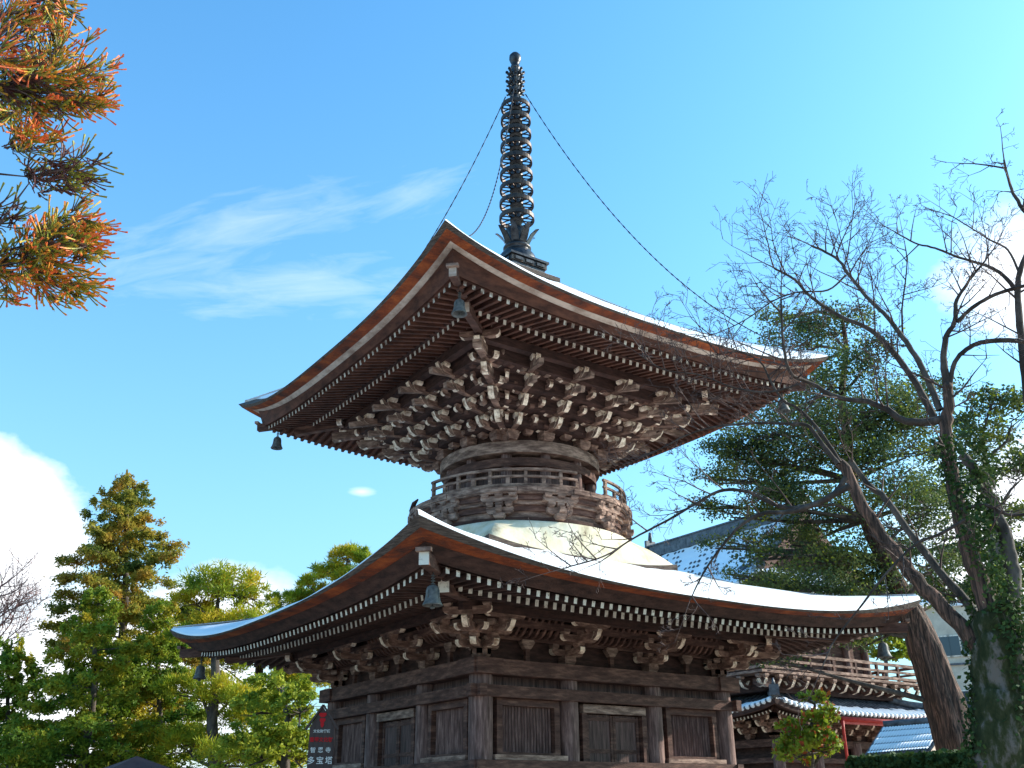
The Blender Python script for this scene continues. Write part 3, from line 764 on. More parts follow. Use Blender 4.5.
# ================================================================== TEMPLE GATE (two storied, tiled)
GX, GY = 19.7, 13.2
gate = empty('temple_gate', (0, 0, 0), 'two storied temple gate with snowy tiled roofs and a railed balcony, behind the leaning trunk', 'gate')
def GP(f, s, c, hx, hy, z):
    """point on side f: s along the side (absolute), c inset from the eave"""
    n, l = FACES[f]; h = hy if f % 2 == 0 else hx
    v = n*(h-c) + l*s; return Vector((GX+v.x, GY+v.y, z))
def half(f, hx, hy): return hx if f % 2 == 0 else hy
def skirt_z(s, c, H, ze, fl, depth, rise): 
    t = c/depth; return ze + fl*abs(s/H)**4*(1-t)**2 + rise*(t*.8+.2*t*t)
def tiled_skirt(hx, hy, ze, fl, depth, rise, snow_rows, parent, snowname=None, snow_faces=None):
    b = MB(); sn = MB(); bd = MB()
    for f in range(4):
        H = half(f, hx, hy)
        def fn(i, j, o=0.0):
            c = depth*j; s = (2*i-1)*(H-c); return GP(f, s, c, hx, hy, skirt_z(s, c, H, ze, fl, depth, rise)+o)
        b.grid(lambda i, j: fn(i, j), 40, 6, 'tile')
        x = -H+.12
        while x < H:            # round tile rows
            cm = min(depth, H-abs(x)-.02)
            if cm > .15:
                pts = [GP(f, x, c, hx, hy, skirt_z(x, c, H, ze, fl, depth, rise)+.02) for c in np.linspace(-.03, cm, 6)]
                b.tube(pts, .06, 6, 'tile')
                if snow_rows is None or f in snow_rows:
                    k0, k1 = (-.03, .8) if snow_faces is None else snow_faces
                    k1 = min(k1*rnd.uniform(.8, 1.15), cm)
                    if k1 > .2:
                        pts = [GP(f, x+.11, c, hx, hy, skirt_z(x, c, H, ze, fl, depth, rise)+.045) for c in np.linspace(k0, k1, 6)]
                        sn.tube(pts, [.085, .1, .1, .095, .09, .04], 7, 'snow')
            x += .24
        def fas(i, j):
            s = (2*i-1)*H; c = [0, .03, .5][int(round(j*2))]; dz = [0, -.16, -.14][int(round(j*2))]
            return GP(f, (2*i-1)*(H-c), c, hx, hy, skirt_z(s, 0, H, ze, fl, depth, rise)+dz)
        bd.grid(fas, 40, 2, 'wood_dark', False)
        def sof(i, j):
            c = .5+(depth+.3)*j; s = (2*i-1)*H
            return GP(f, (2*i-1)*(H-c), c, hx, hy, skirt_z(s, 0, H, ze, fl*(1-j), depth, rise)-.14+.25*j)
        bd.grid(sof, 40, 2, 'wood_dark', False)
        nr = int(2*H/.17)
        for k in range(nr):
            s = -H+.3+k*(2*H-.6)/(nr-1); cm = min(1.5, H-abs(s))
            if cm > .55:
                z0 = skirt_z(s, 0, H, ze, fl, depth, rise)-.21
                bd.beam(GP(f, s, cm, hx, hy, z0+.1+cm*.15), GP(f, s, .42, hx, hy, z0), .06, .08, 'wood_dark', 'white2')
        # corner ridge
        pts = []
        for c in np.linspace(0, depth, 7): pts.append(GP(f, -(H-c), c, hx, hy, skirt_z(H, c, H, ze, fl, depth, rise)+.12))
        b.tube(pts, [.13]*7, 8, 'tile'); p = pts[0]
        b.box((p.x, p.y, p.z+.12), (.3, .3, .34), 'tile', Matrix.Rotation(math.pi/4, 3, 'Z')); b.tube([p+Vector((0, 0, .25)), p+Vector((0, 0, .5))], [.09, .02], 6, 'tile')
        if snowname: sn.tube([q+Vector((0, 0, .12)) for q in pts[1:]], .08, 6, 'snow')
    rf = b.build('roof', parent); bd.build('eave', rf)
    return rf, sn
# lower storey
hx, hy = 4.65, 6.0
b = MB(); b.box((GX, GY, 2.2), (hx*2-3.6, hy*2-3.4, 4.2), 'wood_dark'); b.build('wall', gate)
for sx in (-1, -.35, .35, 1):
    for sy in (-1, -.4, .4, 1):
        if abs(sx) < 1 and abs(sy) < 1: continue
        b = MB(); b.lathe([(.2, 0), (.2, 3.5)], 14, 'woodv', (GX+sx*(hx-1.6), GY+sy*(hy-1.5), 0)); b.build('column', gate)
b = MB()
for z, w in ((3.45, .3), (2.9, .2)):
    for f in range(4):
        H = half(f, hx, hy); b.beam(GP(f, -(H-1.5-(0 if f % 2 else .2)), 1.55, hx, hy, z), GP(f, H-1.5-(0 if f % 2 else .2), 1.55, hx, hy, z), .2, w*.8, 'wood')
b.build('tie_beam', gate)
def gate_brackets(hx, hy, inset, z, step, count, tiers, wh='white'):
    for f in range(2):
        H = half(f, hx, hy)-inset; n, l = FACES[f]
        for k in range(count[f]):
            s = -H + 2*H*k/(count[f]-1); b = MB()
            bracket_set(b, GP(f, s, inset, hx, hy, z), n, l, tiers, step, .19, .6, .04, nose=tiers, s=1.2, wh=wh)
            b.build('bracket_set', gate)
gate_brackets(hx, hy, 1.6, 3.6, .3, (8, 9), 2)
rf, sn = tiled_skirt(hx, hy, 4.32, .38, 1.75, .86, (0, 1), gate, snow_faces=(-.04, .62))
tag(sn.build('snow'), 'strips of snow between the tile rows along the gate lower eave', 'snow', kind='stuff')
# balcony
bx, by = 4.45, 5.4
b = MB(); b.box((GX, GY, 5.3), (bx*2-1.2, by*2-1.2, .5), 'wood_dark'); b.build('balcony_base', gate)
b = MB(); b.box((GX, GY, 5.64), (bx*2, by*2, .09), 'wood_grey'); b.build('balcony_floor', gate)
for f in range(2):
    H = half(f, bx, by); n, l = FACES[f]; m_ = 13
    for k in range(m_):
        s = -H+.25 + (2*H-.5)*k/(m_-1); b = MB(); o = GP(f, s, .62, bx, by, 5.14)
        Mx = frame(o, n, l)
        b.prism(Mx, [(0, .28), (0, .14), (.2, .0), (.42, .06), (.56, .26), (.48, .3), (.38, .17), (.22, .12), (.12, .28)], .13, 'wood', ['white']*9)
        make_block(b, frame(o, l, n), 0, .5, .3, .2, 'wood_grey', .12); b.build('balcony_bracket', gate)
b = MB()
for f in range(4):
    H = half(f, bx, by); e = .12 if f % 2 == 0 else -.1
    for z, r in ((6.28, .05), (6.03, .04), (5.79, .05)): b.beam(GP(f, -H+.1-e, .1, bx, by, z), GP(f, H-.1+e, .1, bx, by, z), r*2, r*2, 'wood_grey')
    m_ = 8
    for k in range(m_):
        s = -H+.1+(2*H-.2)*k/(m_-1); p = GP(f, s, .1, bx, by, 5.98); b.box(p, (.09, .09, .6), 'wood')
b.build('balcony_railing', gate)
# upper storey
ux, uy = 5.0, 6.3
b = MB(); b.box((GX, GY, 6.8), (ux*2-4.4, uy*2-4.4, 2.4), 'wood'); b.build('wall', gate)
for f in range(2):
    for k in range(6):
        H = half(f, ux, uy)-2.15; s = -H+2*H*k/5; p = GP(f, s, 2.15, ux, uy, 0)
        b = MB(); b.lathe([(.15, 5.69), (.15, 7.6)], 12, 'woodv', (p.x, p.y, 0)); b.build('column', gate)
gate_brackets(ux, uy, 2.1, 7.35, .32, (7, 8), 2)
rf, sn = tiled_skirt(ux, uy, 8.2, .6, 2.3, 1.5, (0, 1), gate, 'y', (-.04, 2.3))
tag(sn.build('snow'), 'snow covering the lower skirt of the gate upper roof', 'snow', kind='stuff')
b = MB(); sn = MB(); wx, wy = ux-2.3, uy-2.1; zr = 11.95; ze = 9.62
def gab(i, j, sd, o): # from eave of the gable roof (j=0) to ridge
    x = sd*(wx+.35)*(1-j); y = GY + (2*i-1)*(wy+.25); z = ze-.25 + (zr-ze+.25)*(j*.8+.2*j*j) + o
    return Vector((GX+x, y, z))
for sd in (-1, 1):
    b.grid(lambda i, j: gab(i, j, sd, 0), 20, 8, 'tile'); b.grid(lambda i, j: gab(i, j, sd, -.15), 20, 8, 'wood_dark')
    sn.grid(lambda i, j: gab(i*.985+.0075, .02+j*.93, sd, .07+.02*math.sin(i*60)+.015*math.sin(j*30+i*13)), 60, 16, 'snow')
    y = -wy
    while y < wy:     # tile butts peeping through the snow in courses
        for q in range(1, 9):
            i = (y+wy+.25)/(2*wy+.5); p = gab(i, q/9, sd, .1); 
            if rnd.random() < .5: b.box(p, (.12, .085, .05), 'tile', Matrix.Rotation(sd*.8, 3, 'Y'))
        y += .24
b.box((GX, GY, zr+.18), (.4, 2*wy+.4, .5), 'tile'); b.box((GX, GY, zr+.46), (.5, 2*wy+.5, .06), 'tile')
for sy in (-1, 1):
    y = GY+sy*(wy+.28); b.box((GX, y, zr+.35), (.55, .14, .8), 'tile'); b.tube([(GX, y, zr+.7), (GX, y-sy*.05, zr+1.15)], [.1, .07], 8, 'tile')
    for sd in (-1, 1): b.tube([gab((sy+1)/2*.96+.02, j, sd, .14) for j in (0, .3, .6, 1)], .12, 8, 'tile')
b.build('gable_roof', gate); tag(sn.build('snow'), 'snow with rows of tile butts on the gate main gable roof', 'snow', kind='stuff')
for sy in (-1, 1):
    b = MB(); y = GY+sy*(wy-.35); b.add([(GX-wx, y, ze-.1), (GX+wx, y, ze-.1), (GX, y, zr-.1)], [(0, 1, 2)], 'wood')
    for x in np.linspace(-wx+.3, wx-.3, 13): b.box((GX+x, y+sy*.03, ze-.1+(zr-ze)*(1-abs(x)/wx)*.45), (.07, .06, (zr-ze)*(1-abs(x)/wx)*.9), 'wood_dark')
    b.box((GX, y+sy*.06, ze+.9), (2.6, .1, .18), 'wood_grey')
    b.build('gable_wall', gate)
for sy in (-1, 1):
    for sd in (-1, 1):
        b = MB(); pts = [gab((sy+1)/2, j, sd, -.12) + Vector((0, sy*.03, 0)) for j in np.linspace(0, 1, 8)]
        for p, q in zip(pts, pts[1:]): b.beam(p, q, .1, .34, 'wood_red')
        b.build('bargeboard', gate)
b = MB()   # red gutter and downpipe on the lower eave
y = GY-hy-.08
b.tube([(GX-1.5, y, 4.16), (GX+4.75, y, 4.14)], .075, 8, 'red_metal'); b.box((GX+1.6, y+.06, 4.06), (6.2, .05, .12), 'red_metal'); b.build('gutter', gate)
b = MB(); b.tube([(GX-1.5, y, 4.1), (GX-1.5, y+.02, 3.8), (GX-1.45, y+.05, 0)], .05, 8, 'red_metal'); b.build('downpipe', gate)

# small snow covered tiled shelter right of the gate
sh = empty('roofed_shelter', (0, 0, 0), 'small low shelter with a snow covered grey tile roof behind the hedge', 'shelter')
S0 = at(936, 757, 27); SX, SY = S0.x, S0.y
zt, zb = at(940, 724, 28.3).z, at(936, 757, 27).z
b = MB(); 
A = at(866, 758, 27); B_ = at(928, 753, 27); C_ = at(948, 724, 28.5); D_ = at(884, 729, 28.5)
def shr(i, j, o=0): return (A*(1-i)+B_*i)*(1-j) + (D_*(1-i)+C_*i)*j + Vector((0, 0, o))
b.grid(lambda i, j: shr(i, j), 4, 4, 'tile', False)
back = (D_-A); back.z = 0
def shb(i, j): 
    p = D_*(1-i)+C_*i; return p + back*j*1.0 - Vector((0, 0, 1))*(zt-zb)*j
b.grid(shb, 4, 4, 'tile', False)
for k in range(22): 
    i = k/21; b.tube([shr(i, j, .02) for j in (0, .5, 1)], .05, 6, 'tile')
b.tube([shr(0, 1, .1), shr(1, 1, .1)], .1, 8, 'tile')
rfs = b.build('roof', sh)
b = MB()
for p, q in ((B_, C_),): b.beam(p-Vector((0, 0, .1)), q-Vector((0, 0, .1)), .08, .2, 'pale')
b.build('bargeboard', sh)
cen = (C_+D_)/2
b = MB(); b.box((cen.x, cen.y, (zb-.1)/2), (1.5, 1.3, zb-.1), 'concrete', Matrix.Rotation(math.atan2((B_-A).y, (B_-A).x), 3, 'Z')); b.build('wall', sh)
b = MB()
b.grid(lambda i, j: shr(.01+.98*i, .02+.9*j, .085+.02*abs(math.sin(i*21*math.pi)) - .05*abs(math.sin(j*4*math.pi))**8), 120, 24, 'snow')
tag(b.build('snow'), 'snow blanket on the small shelter roof', 'snow', kind='stuff')

# modern building behind
mbd = empty('modern_building', (0, 0, 0), 'beige modern building with windows and pipes seen between the trunks at right', 'building')
c0 = at(938, 700, 62); c1 = at(1075, 700, 62); ztop = at(960, 606, 62).z
d = (c1-c0); d.z = 0; L = d.length; d.normalize(); R_ = Matrix.Rotation(math.atan2(d.y, d.x), 3, 'Z'); nrm = Vector((d.y, -d.x, 0))
mid = (c0+c1)/2
b = MB(); b.box((mid.x-nrm.x*4, mid.y-nrm.y*4, ztop/2), (L, 8, ztop), 'concrete', R_); b.build('wall', mbd)
b = MB(); b.box((mid.x-nrm.x*4, mid.y-nrm.y*4, ztop+.15), (L+.4, 8.4, .3), 'snow', R_); b.build('parapet', mbd)
for z in (ztop-2.2, ztop-5.2, ztop-8.2):
    for k in range(6):
        p = c0 + d*(L*(k+.5)/6)
        w = MB(); w.box((p.x+nrm.x*.03, p.y+nrm.y*.03, z), (1.3, .1, 1.2), 'white2', R_); wf = w.build('window', mbd)
        w = MB()
        for sx in (-.31, .31): w.box((p.x+nrm.x*.085+d.x*sx, p.y+nrm.y*.085+d.y*sx, z), (.54, .02, 1.05), 'glass', R_)
        w.build('pane', wf)
    w = MB(); w.box((mid.x+nrm.x*.05, mid.y+nrm.y*.05, z-1.0), (L, .12, .1), 'tile', R_); w.build('ledge', mbd)

# brown roofed hut, bottom left
hp = at(137, 756, 22)
hut = empty('hut', (0, 0, 0), 'little hut with a brown pyramid roof just showing below the pines', 'hut')
b = MB(); hz = hp.z
b.add([(hp.x-1.6, hp.y-1.6, hz-.7), (hp.x+1.6, hp.y-1.6, hz-.7), (hp.x+1.6, hp.y+1.6, hz-.7), (hp.x-1.6, hp.y+1.6, hz-.7), (hp.x, hp.y, hz)], [(0, 1, 4), (1, 2, 4), (2, 3, 4), (3, 0, 4), (3, 2, 1, 0)], 'roof_brown'); b.build('roof', hut)
b = MB(); b.box((hp.x, hp.y, (hz-.7)/2), (2.4, 2.4, hz-.71), 'wood'); b.build('wall', hut)

# ---- notice board
sb = empty('notice_board', (0, 0, 0), 'dark pointed notice board with red emblem and white characters beside the pagoda wall', 'sign')
sc_ = at(320, 760, 16.3); rr = Vector((math.cos(YAW-.12), -math.sin(YAW-.12), 0)); ff = Vector((-rr.y, rr.x, 0))
zA, zS = at(320, 705, 16.3).z, at(320, 727, 16.3).z
hw = .20
Mx = frame(Vector((sc_.x, sc_.y, 0)), rr, ff)
b = MB(); b.prism(Mx, [(-hw*1.02, .5), (hw*1.02, .5), (hw*.93, zS), (0, zA-.03), (-hw*.93, zS)], .05, 'sign'); b.build('board', sb)
b = MB()
for sx in (-1, 1):
    p, q = Mx @ Vector((sx*(hw+.05), 0, zS-.04)), Mx @ Vector((0, 0, zA)); b.beam(p, q, .11, .03, 'sign')
b.build('board_roof', sb)
b = MB(); p = Mx @ Vector((0, .06, 0)); b.box((p.x, p.y, .6), (.08, .08, 1.2), 'sign'); b.build('post', sb)
def text(body, x, z, size, m, bold=.0, sx=1.0):
    cu = bpy.data.curves.new('lettering', 'FONT'); cu.body = body; cu.size = size; cu.align_x = 'CENTER'; cu.align_y = 'CENTER'; cu.extrude = .002; cu.offset = bold
    o = bpy.data.objects.new('lettering', cu); col.objects.link(o); o.data.materials.append(T[m])
    X = Mx.to_3x3(); Rm = Matrix((X.col[0]*sx, Vector((0, 0, 1)), -X.col[1])).transposed().to_4x4()
    Rm.translation = Mx @ Vector((x, -.03, z)); o.matrix_world = Rm
    dg = bpy.context.evaluated_depsgraph_get(); me = bpy.data.meshes.new_from_object(o.evaluated_get(dg))
    o2 = bpy.data.objects.new('lettering', me); col.objects.link(o2); o2.matrix_world = Rm; o2.parent = sb
    if not me.materials: me.materials.append(T[m])
    bpy.data.objects.remove(o)
    return o2
zz = lambda v: at(320, v, 16.3).z
text('文化財愛護', 0, zz(731.5), .052, 'signwhite', .0008)
text('重要文化財', 0, zz(740), .075, 'signred', .0015, .95)
for k, ch in enumerate('智恩寺'): text(ch, -.115+k*.115, zz(750.5), .085, 'signwhite', .001)
for k, ch in enumerate('多宝塔'): text(ch, -.135+k*.135, zz(761), .115, 'signwhite', .0015)
b = MB()
for zc, w in ((zz(715), .052), (zz(720.5), .042), (zz(725), .025)):    # stacked red tokyo-bracket emblem
    b.prism(frame(Mx @ Vector((0, -.029, zc)), rr, ff), [(-w, .03), (-w*1.1, -.0), (-w*.5, -.035), (w*.5, -.035), (w*1.1, 0), (w, .03)], .012, 'signred')
b.build('emblem', sb)

# ---- stone lantern at the right edge
lp = at(1030, 720, 13)
ln = empty('stone_lantern', (0, 0, 0), 'pale rounded stone lantern half hidden behind the mossy trunk at the right edge', 'lantern')
zc = at(1026, 690, 13).z
b = MB(); b.lathe([(.3, 0), (.3, .2), (.16, .3), (.15, zc-.9), (.3, zc-.75), (.32, zc-.6)], 12, 'stone', (lp.x, lp.y, 0)); b.build('pedestal', ln)
b = MB(); b.lathe([(.22, zc-.598), (.22, zc-.2)], 6, 'stone', (lp.x, lp.y, 0), sm=False); b.build('fire_box', ln)
b = MB(); b.lathe([(.34, zc-.2), (.32, zc-.13), (.16, zc), (.1, zc+.02), (.13, zc+.12), (.02, zc+.22)], 6, 'stone', (lp.x, lp.y, 0)); b.build('cap', ln)

# ================================================================== VEGETATION
def quads(C, size, elong=1.6, flat=.0, up=None):
    """leaf-sized diamonds at centres C (n,3); returns V, F"""
    n = len(C); a = rng.normal(size=(n, 3)); a[:, 2] *= (1-flat); a /= np.linalg.norm(a, axis=1)[:, None]
    b_ = rng.normal(size=(n, 3)); b_[:, 2] *= (1-flat); b_ -= (b_*a).sum(1)[:, None]*a; b_ /= np.linalg.norm(b_, axis=1)[:, None]
    s = size*rng.uniform(.6, 1.4, n)[:, None]
    V = np.stack([C-a*s*elong/2, C+b_*s/2, C+a*s*elong/2, C-b_*s/2], 1).reshape(-1, 3)
    return V, np.arange(4*n).reshape(-1, 4)
def blades(C, D, L, w):
    """thin triangles from C along D"""
    n = len(C); b_ = np.cross(D, rng.normal(size=(n, 3))); b_ /= np.linalg.norm(b_, axis=1)[:, None]+1e-9
    L = (L*rng.uniform(.7, 1.3, n))[:, None]
    V = np.stack([C+b_*w, C-b_*w, C+D*L], 1).reshape(-1, 3)
    return V, np.arange(3*n).reshape(-1, 3)

def conifer(base, top, prof, leafm, label, cat='tree', seed=1, dens=1.0, leaf=.1, droop=.25, gap=.32, start=.12, group=None, open_=.0):
    r = random.Random(seed); g_ = np.random.default_rng(seed)
    base = Vector(base); top = Vector(top); H = (top-base).length
    t = empty('conifer_tree', (base.x, base.y, base.z), label, cat, group)
    b = MB(); o = base
    ln_ = [base.lerp(top, k/8) + Vector((r.uniform(-.08, .08), r.uniform(-.08, .08), 0))*(0 if k in (0, 8) else 1) - o for k in range(9)]
    b.tube(ln_, [H*.018*(1-.93*k/8)+.02 for k in range(9)], 10, 'bark_grey'); b.build('trunk', t)
    bb = MB(); pts = []; d = H*(1-start); 
    h = H*start; az = r.uniform(0, 6)
    while h < H*.985:
        f = 1-h/H; Lb = prof(f)*H*r.uniform(.72, 1.12)
        az += 2.4 + r.uniform(-.4, .4); dirv_ = Vector((math.cos(az), math.sin(az), 0))
        if r.random() > open_:
            p0 = (top-base)*(h/H); seg = 7; pl = []
            rise = r.uniform(-.12, .4)*(1-f*.8)
            for k in range(seg+1):
                u = k/seg; pl.append(p0 + dirv_*(Lb*u) + Vector((0, 0, Lb*(rise*u - droop*u*u + .12*u**4))) + Vector((r.uniform(-1, 1), r.uniform(-1, 1), r.uniform(-1, 1)))*.03*Lb)
            bb.tube(pl, [max(.012, .012*Lb*(1-k/seg)*1.3+.006) for k in range(seg+1)], 4, 'bark_grey', cap=False)
            n = int(950*dens*Lb*(.35+Lb*.22))
            u = g_.uniform(.12, 1, n)**.75; w = (g_.normal(size=n))*.33*(1.05-u)*min(Lb, 2.6)*.55 + g_.normal(size=n)*.07
            # clump foliage into sprays
            nc = max(5, int(Lb*8)); cu_ = g_.uniform(.08, 1, nc); cw = g_.normal(size=nc)*.26*Lb*(1.15-cu_)*.8
            ci = g_.integers(0, nc, n); u = np.clip(cu_[ci]+g_.normal(size=n)*.05, .02, 1.06); w = cw[ci]+g_.normal(size=n)*.085*(1+.3*Lb)*.7
            P0 = np.array([list(q) for q in pl]); x = u*seg; i0 = np.clip(x.astype(int), 0, seg-1); fr = (x-i0)[:, None]
            C = P0[i0]*(1-fr)+P0[i0+1]*fr; lat = np.array([-dirv_.y, dirv_.x, 0])
            C = C + w[:, None]*lat + np.stack([g_.normal(size=n)*.03, g_.normal(size=n)*.03, g_.normal(size=n)*.085 - abs(w)*.3 + .02], 1)
            pts.append(C)
        h += gap*r.uniform(.6, 1.2)*(.35+.65*f)
    bb.build('branches', t)
    C = np.concatenate(pts) 
    V, Fq = quads(C, leaf, 2.2, .2)
    fast_mesh('crown', V, Fq, 4, [leafm], parent=t)
    return t
def clump_tree(name, label, cat, base, trunk_pts, radii, clumps, leafm, leaf, n_per, seed, bark='bark_grey', style='needle', group=None, flatness=.55, limbs=True, mixm=None):
    """trunk polyline, limbs reaching to clumps; clumps: (centre, rx, rz)"""
    r = random.Random(seed); g_ = np.random.default_rng(seed); base = Vector(base)
    t = empty(name, base, label, cat, group); b = MB()
    tp = [Vector(p)-base for p in trunk_pts]
    if radii[0] > .45:      # thick old trunk: resample and flute it
        P2, r2 = [], []
        for k in range(len(tp)-1):
            p0, p1, p2, p3 = tp[max(k-1, 0)], tp[k], tp[k+1], tp[min(k+2, len(tp)-1)]
            for q in range(6):
                u = q/6; P2.append(.5*((2*p1)+(p2-p0)*u+(2*p0-5*p1+4*p2-p3)*u*u+(3*p1-p0-3*p2+p3)*u**3)); r2.append((radii[k]*(1-u)+radii[k+1]*u)*(1+r.uniform(-.03, .03)))
        P2.append(tp[-1]); r2.append(radii[-1]); b.tube(P2, r2, 56, bark, ridge=.05)
    else: b.tube(tp, radii, 12, bark)
    b.build('trunk', t); bb = MB(); CC = []; DD = []
    for c, rx, rz in clumps:
        c = Vector(c)-base
        if limbs:
            cand = [p for p in tp if p.z < c.z+.3] or [tp[0]]
            s_ = min(cand, key=lambda p: (p-c).length + (0 if p.z < c.z else 1)); ri = radii[tp.index(s_)]
            m1 = s_.lerp(c, .45) + Vector((r.uniform(-.25, .25), r.uniform(-.25, .25), r.uniform(-.1, .25)))
            bb.tube([s_, m1, c - Vector((0, 0, rz*.4))], [min(ri*.5, .065), .04, .018], 6, 'bark_grey', cap=False)
            for k in range(7):
                a = r.uniform(0, 6.28); e = c + Vector((math.cos(a)*rx*.8, math.sin(a)*rx*.8, r.uniform(-.2, .5)*rz)); s0 = m1.lerp(c, r.uniform(.3, 1)); mm = s0.lerp(e, .5)-Vector((0, 0, .08*rx))
                bb.tube([s0, mm, e], [.022, .014, .006], 4, 'bark_grey', cap=False)
        ns = max(10, int(44*rx*rx)); 
        # sub clumps on the upper shell of a flat ellipsoid
        a = g_.uniform(0, 6.283, ns); q = np.sqrt(g_.uniform(0, 1, ns)); zz_ = g_.normal(size=ns)*.3
        S = np.stack([np.cos(a)*q*rx, np.sin(a)*q*rx, (zz_ + .45*np.sqrt(np.clip(1-q*q, 0, 1)))*rz], 1) + np.array(list(c))
        n = int(n_per*rx*rx*max(.6, rz)); si = g_.integers(0, ns, n); off = g_.normal(size=(n, 3))*(np.array([.19, .19, .12]) if leafm == 'leaf_ever' else np.array([.12, .12, .08]))*min(1.2, max(rx, .6))
        CC.append(S[si]+off); D = off + np.array([0, 0, .16]) + g_.normal(size=off.shape)*.12; D /= np.linalg.norm(D, axis=1)[:, None]+1e-9; DD.append(D)
    if limbs: bb.build('branches', t)
    C = np.concatenate(CC); D = np.concatenate(DD)
    if style == 'needle': V, Fq = blades(C, D, leaf*1.7, leaf*.24); k = 3
    else: V, Fq = quads(C, leaf, 1.5, .2); k = 4
    mi = None; mm = [leafm]
    if mixm: mm.append(mixm[0]); mi = (g_.random(len(Fq)) < mixm[1]).astype(int)
    fast_mesh('crown', V, Fq, k, mm, mi=mi, parent=t)
    return t

def under(v): return Vector((v.x, v.y, 0))
# ---- tall conifer, left
tb = at(122, 768, 36)
conifer((tb.x+.2, tb.y, 0), at(127, 470, 36.5), lambda f: .37*f**.62, 'leaf_conifer2', 'tall bronze tinged conifer with a pointed top, left of the pagoda', seed=3, dens=.85, leaf=.056, gap=.27, start=.08)
q = at(92, 768, 31)
conifer((q.x, q.y, 0), at(100, 585, 31), lambda f: .44*f**.62, 'leaf_conifer', 'lower bright green conifer standing in front of the tall pointed one', seed=5, dens=.85, leaf=.054, gap=.24)
q = at(20, 768, 34)
conifer((q.x, q.y, 0), at(12, 640, 34), lambda f: .55*f**.6, 'leaf_conifer', 'short spreading conifer with dark layered boughs at the left edge', seed=8, dens=.68, leaf=.065, gap=.26)
q = at(170, 768, 33)
conifer((q.x, q.y, 0), at(160, 598, 33), lambda f: .36*f**.55, 'leaf_conifer', 'bushy yellow green conifer between the tall one and the roof tip', seed=12, dens=.85, leaf=.054, gap=.24)
def cl(lst, D, ppm): return [(at(u, v, D+rnd.uniform(-1.2, 1.2)), a/ppm, b_/ppm) for u, v, a, b_ in lst]
# ---- pines
D = 30
clump_tree('pine_tree', 'yellow green pine with a dark crooked trunk behind the lower roof tip', 'tree', under(at(213, 768, D)),
    [under(at(213, 768, D)), at(214, 768, D), at(212, 720, D), at(216, 680, D), at(214, 640, D), at(218, 600, D)], [.22, .17, .15, .13, .1, .05],
    cl([(222, 588, 34, 18), (195, 602, 20, 14), (255, 600, 20, 16), (235, 628, 36, 14), (190, 640, 22, 14), (235, 700, 40, 14), (262, 722, 34, 14), (190, 745, 28, 14), (245, 755, 36, 14), (290, 738, 20, 12), (180, 690, 22, 12), (270, 760, 30, 14)], D, 32),
    'leaf_pine', .08, 6500, 21)
D = 26
clump_tree('broadleaf_tree', 'bright dappled green tree beside the notice board', 'tree', under(at(285, 768, D)),
    [under(at(285, 768, D)), at(285, 768, D), at(288, 720, D), at(282, 690, D)], [.16, .12, .09, .04],
    cl([(282, 690, 30, 22), (300, 715, 22, 26), (262, 712, 26, 22), (285, 745, 34, 24), (250, 755, 26, 22), (305, 760, 22, 22)], D, 37),
    'leaf_bright', .07, 5200, 22, style='quad')
D = 44
clump_tree('pine_tree', 'distant pine top rising above the snowy edge of the lower roof', 'tree', under(at(345, 700, D)),
    [under(at(345, 700, D)), at(345, 700, D), at(340, 630, D), at(346, 580, D), at(348, 556, D)], [.3, .22, .18, .12, .05],
    cl([(350, 556, 18, 9), (366, 560, 13, 8), (330, 572, 18, 8), (312, 584, 14, 9), (300, 598, 16, 8), (355, 580, 22, 10), (290, 612, 16, 10), (330, 600, 30, 12), (275, 600, 8, 7)], D, 22),
    'leaf_pine', .1, 6500, 23)
D = 40
clump_tree('pine_tree', 'pine with a sunlit reddish trunk deep behind the yellow green pine', 'tree', under(at(258, 768, D)),
    [under(at(258, 768, D)), at(258, 768, D), at(256, 710, D), at(260, 660, D), at(255, 620, D)], [.26, .2, .18, .15, .06],
    cl([(250, 640, 30, 14), (285, 660, 30, 14), (225, 662, 26, 12), (300, 680, 26, 14), (200, 620, 22, 12)], D, 24),
    'leaf_pine', .1, 8000, 24, bark='bark_red')
# ---- large evergreen with leaning trunk, right
D = 23
tp = [(975, 840, D), (962, 768, D), (945, 705, D), (922, 640, D), (905, 600, D), (885, 562, D), (866, 520, D), (852, 480, D), (848, 440, D), (842, 395, D), (846, 350, D), (842, 318, D)]
tpw = [at(*a) for a in tp]; b0 = under(tpw[0])+Vector((.25, .1, 0))
ever = cl([(800, 345, 38, 24), (772, 318, 16, 14), (835, 330, 34, 20), (775, 372, 26, 20), (870, 355, 26, 20), (835, 385, 44, 20), (800, 415, 40, 20), (870, 410, 40, 22), (765, 432, 40, 20), (728, 452, 26, 14),
           (715, 478, 18, 12), (800, 458, 44, 22), (850, 455, 36, 22), (755, 478, 36, 16), (730, 512, 20, 12), (790, 500, 34, 18), (905, 448, 34, 22), (925, 395, 30, 18), (745, 545, 16, 12),
           (840, 505, 30, 20), (890, 495, 34, 22), (825, 560, 34, 18), (800, 590, 40, 12), (860, 575, 34, 22), (900, 540, 34, 22), (850, 620, 30, 16), (815, 640, 34, 14), (775, 655, 26, 10), (930, 560, 30, 24), (945, 500, 30, 22), (900, 600, 26, 16), (880, 425, 24, 18), (700, 505, 14, 8), (760, 455, 30, 18), (865, 640, 22, 12), (820, 530, 30, 18), (870, 460, 34, 20), (835, 430, 34, 18), (910, 510, 34, 20), (880, 580, 26, 14), (905, 425, 26, 16), (850, 600, 30, 10), (780, 500, 30, 12), (715, 545, 14, 8), (762, 556, 18, 9), (790, 540, 24, 12), (770, 585, 26, 9), (735, 575, 12, 7), (970, 530, 26, 20)], D, 38)
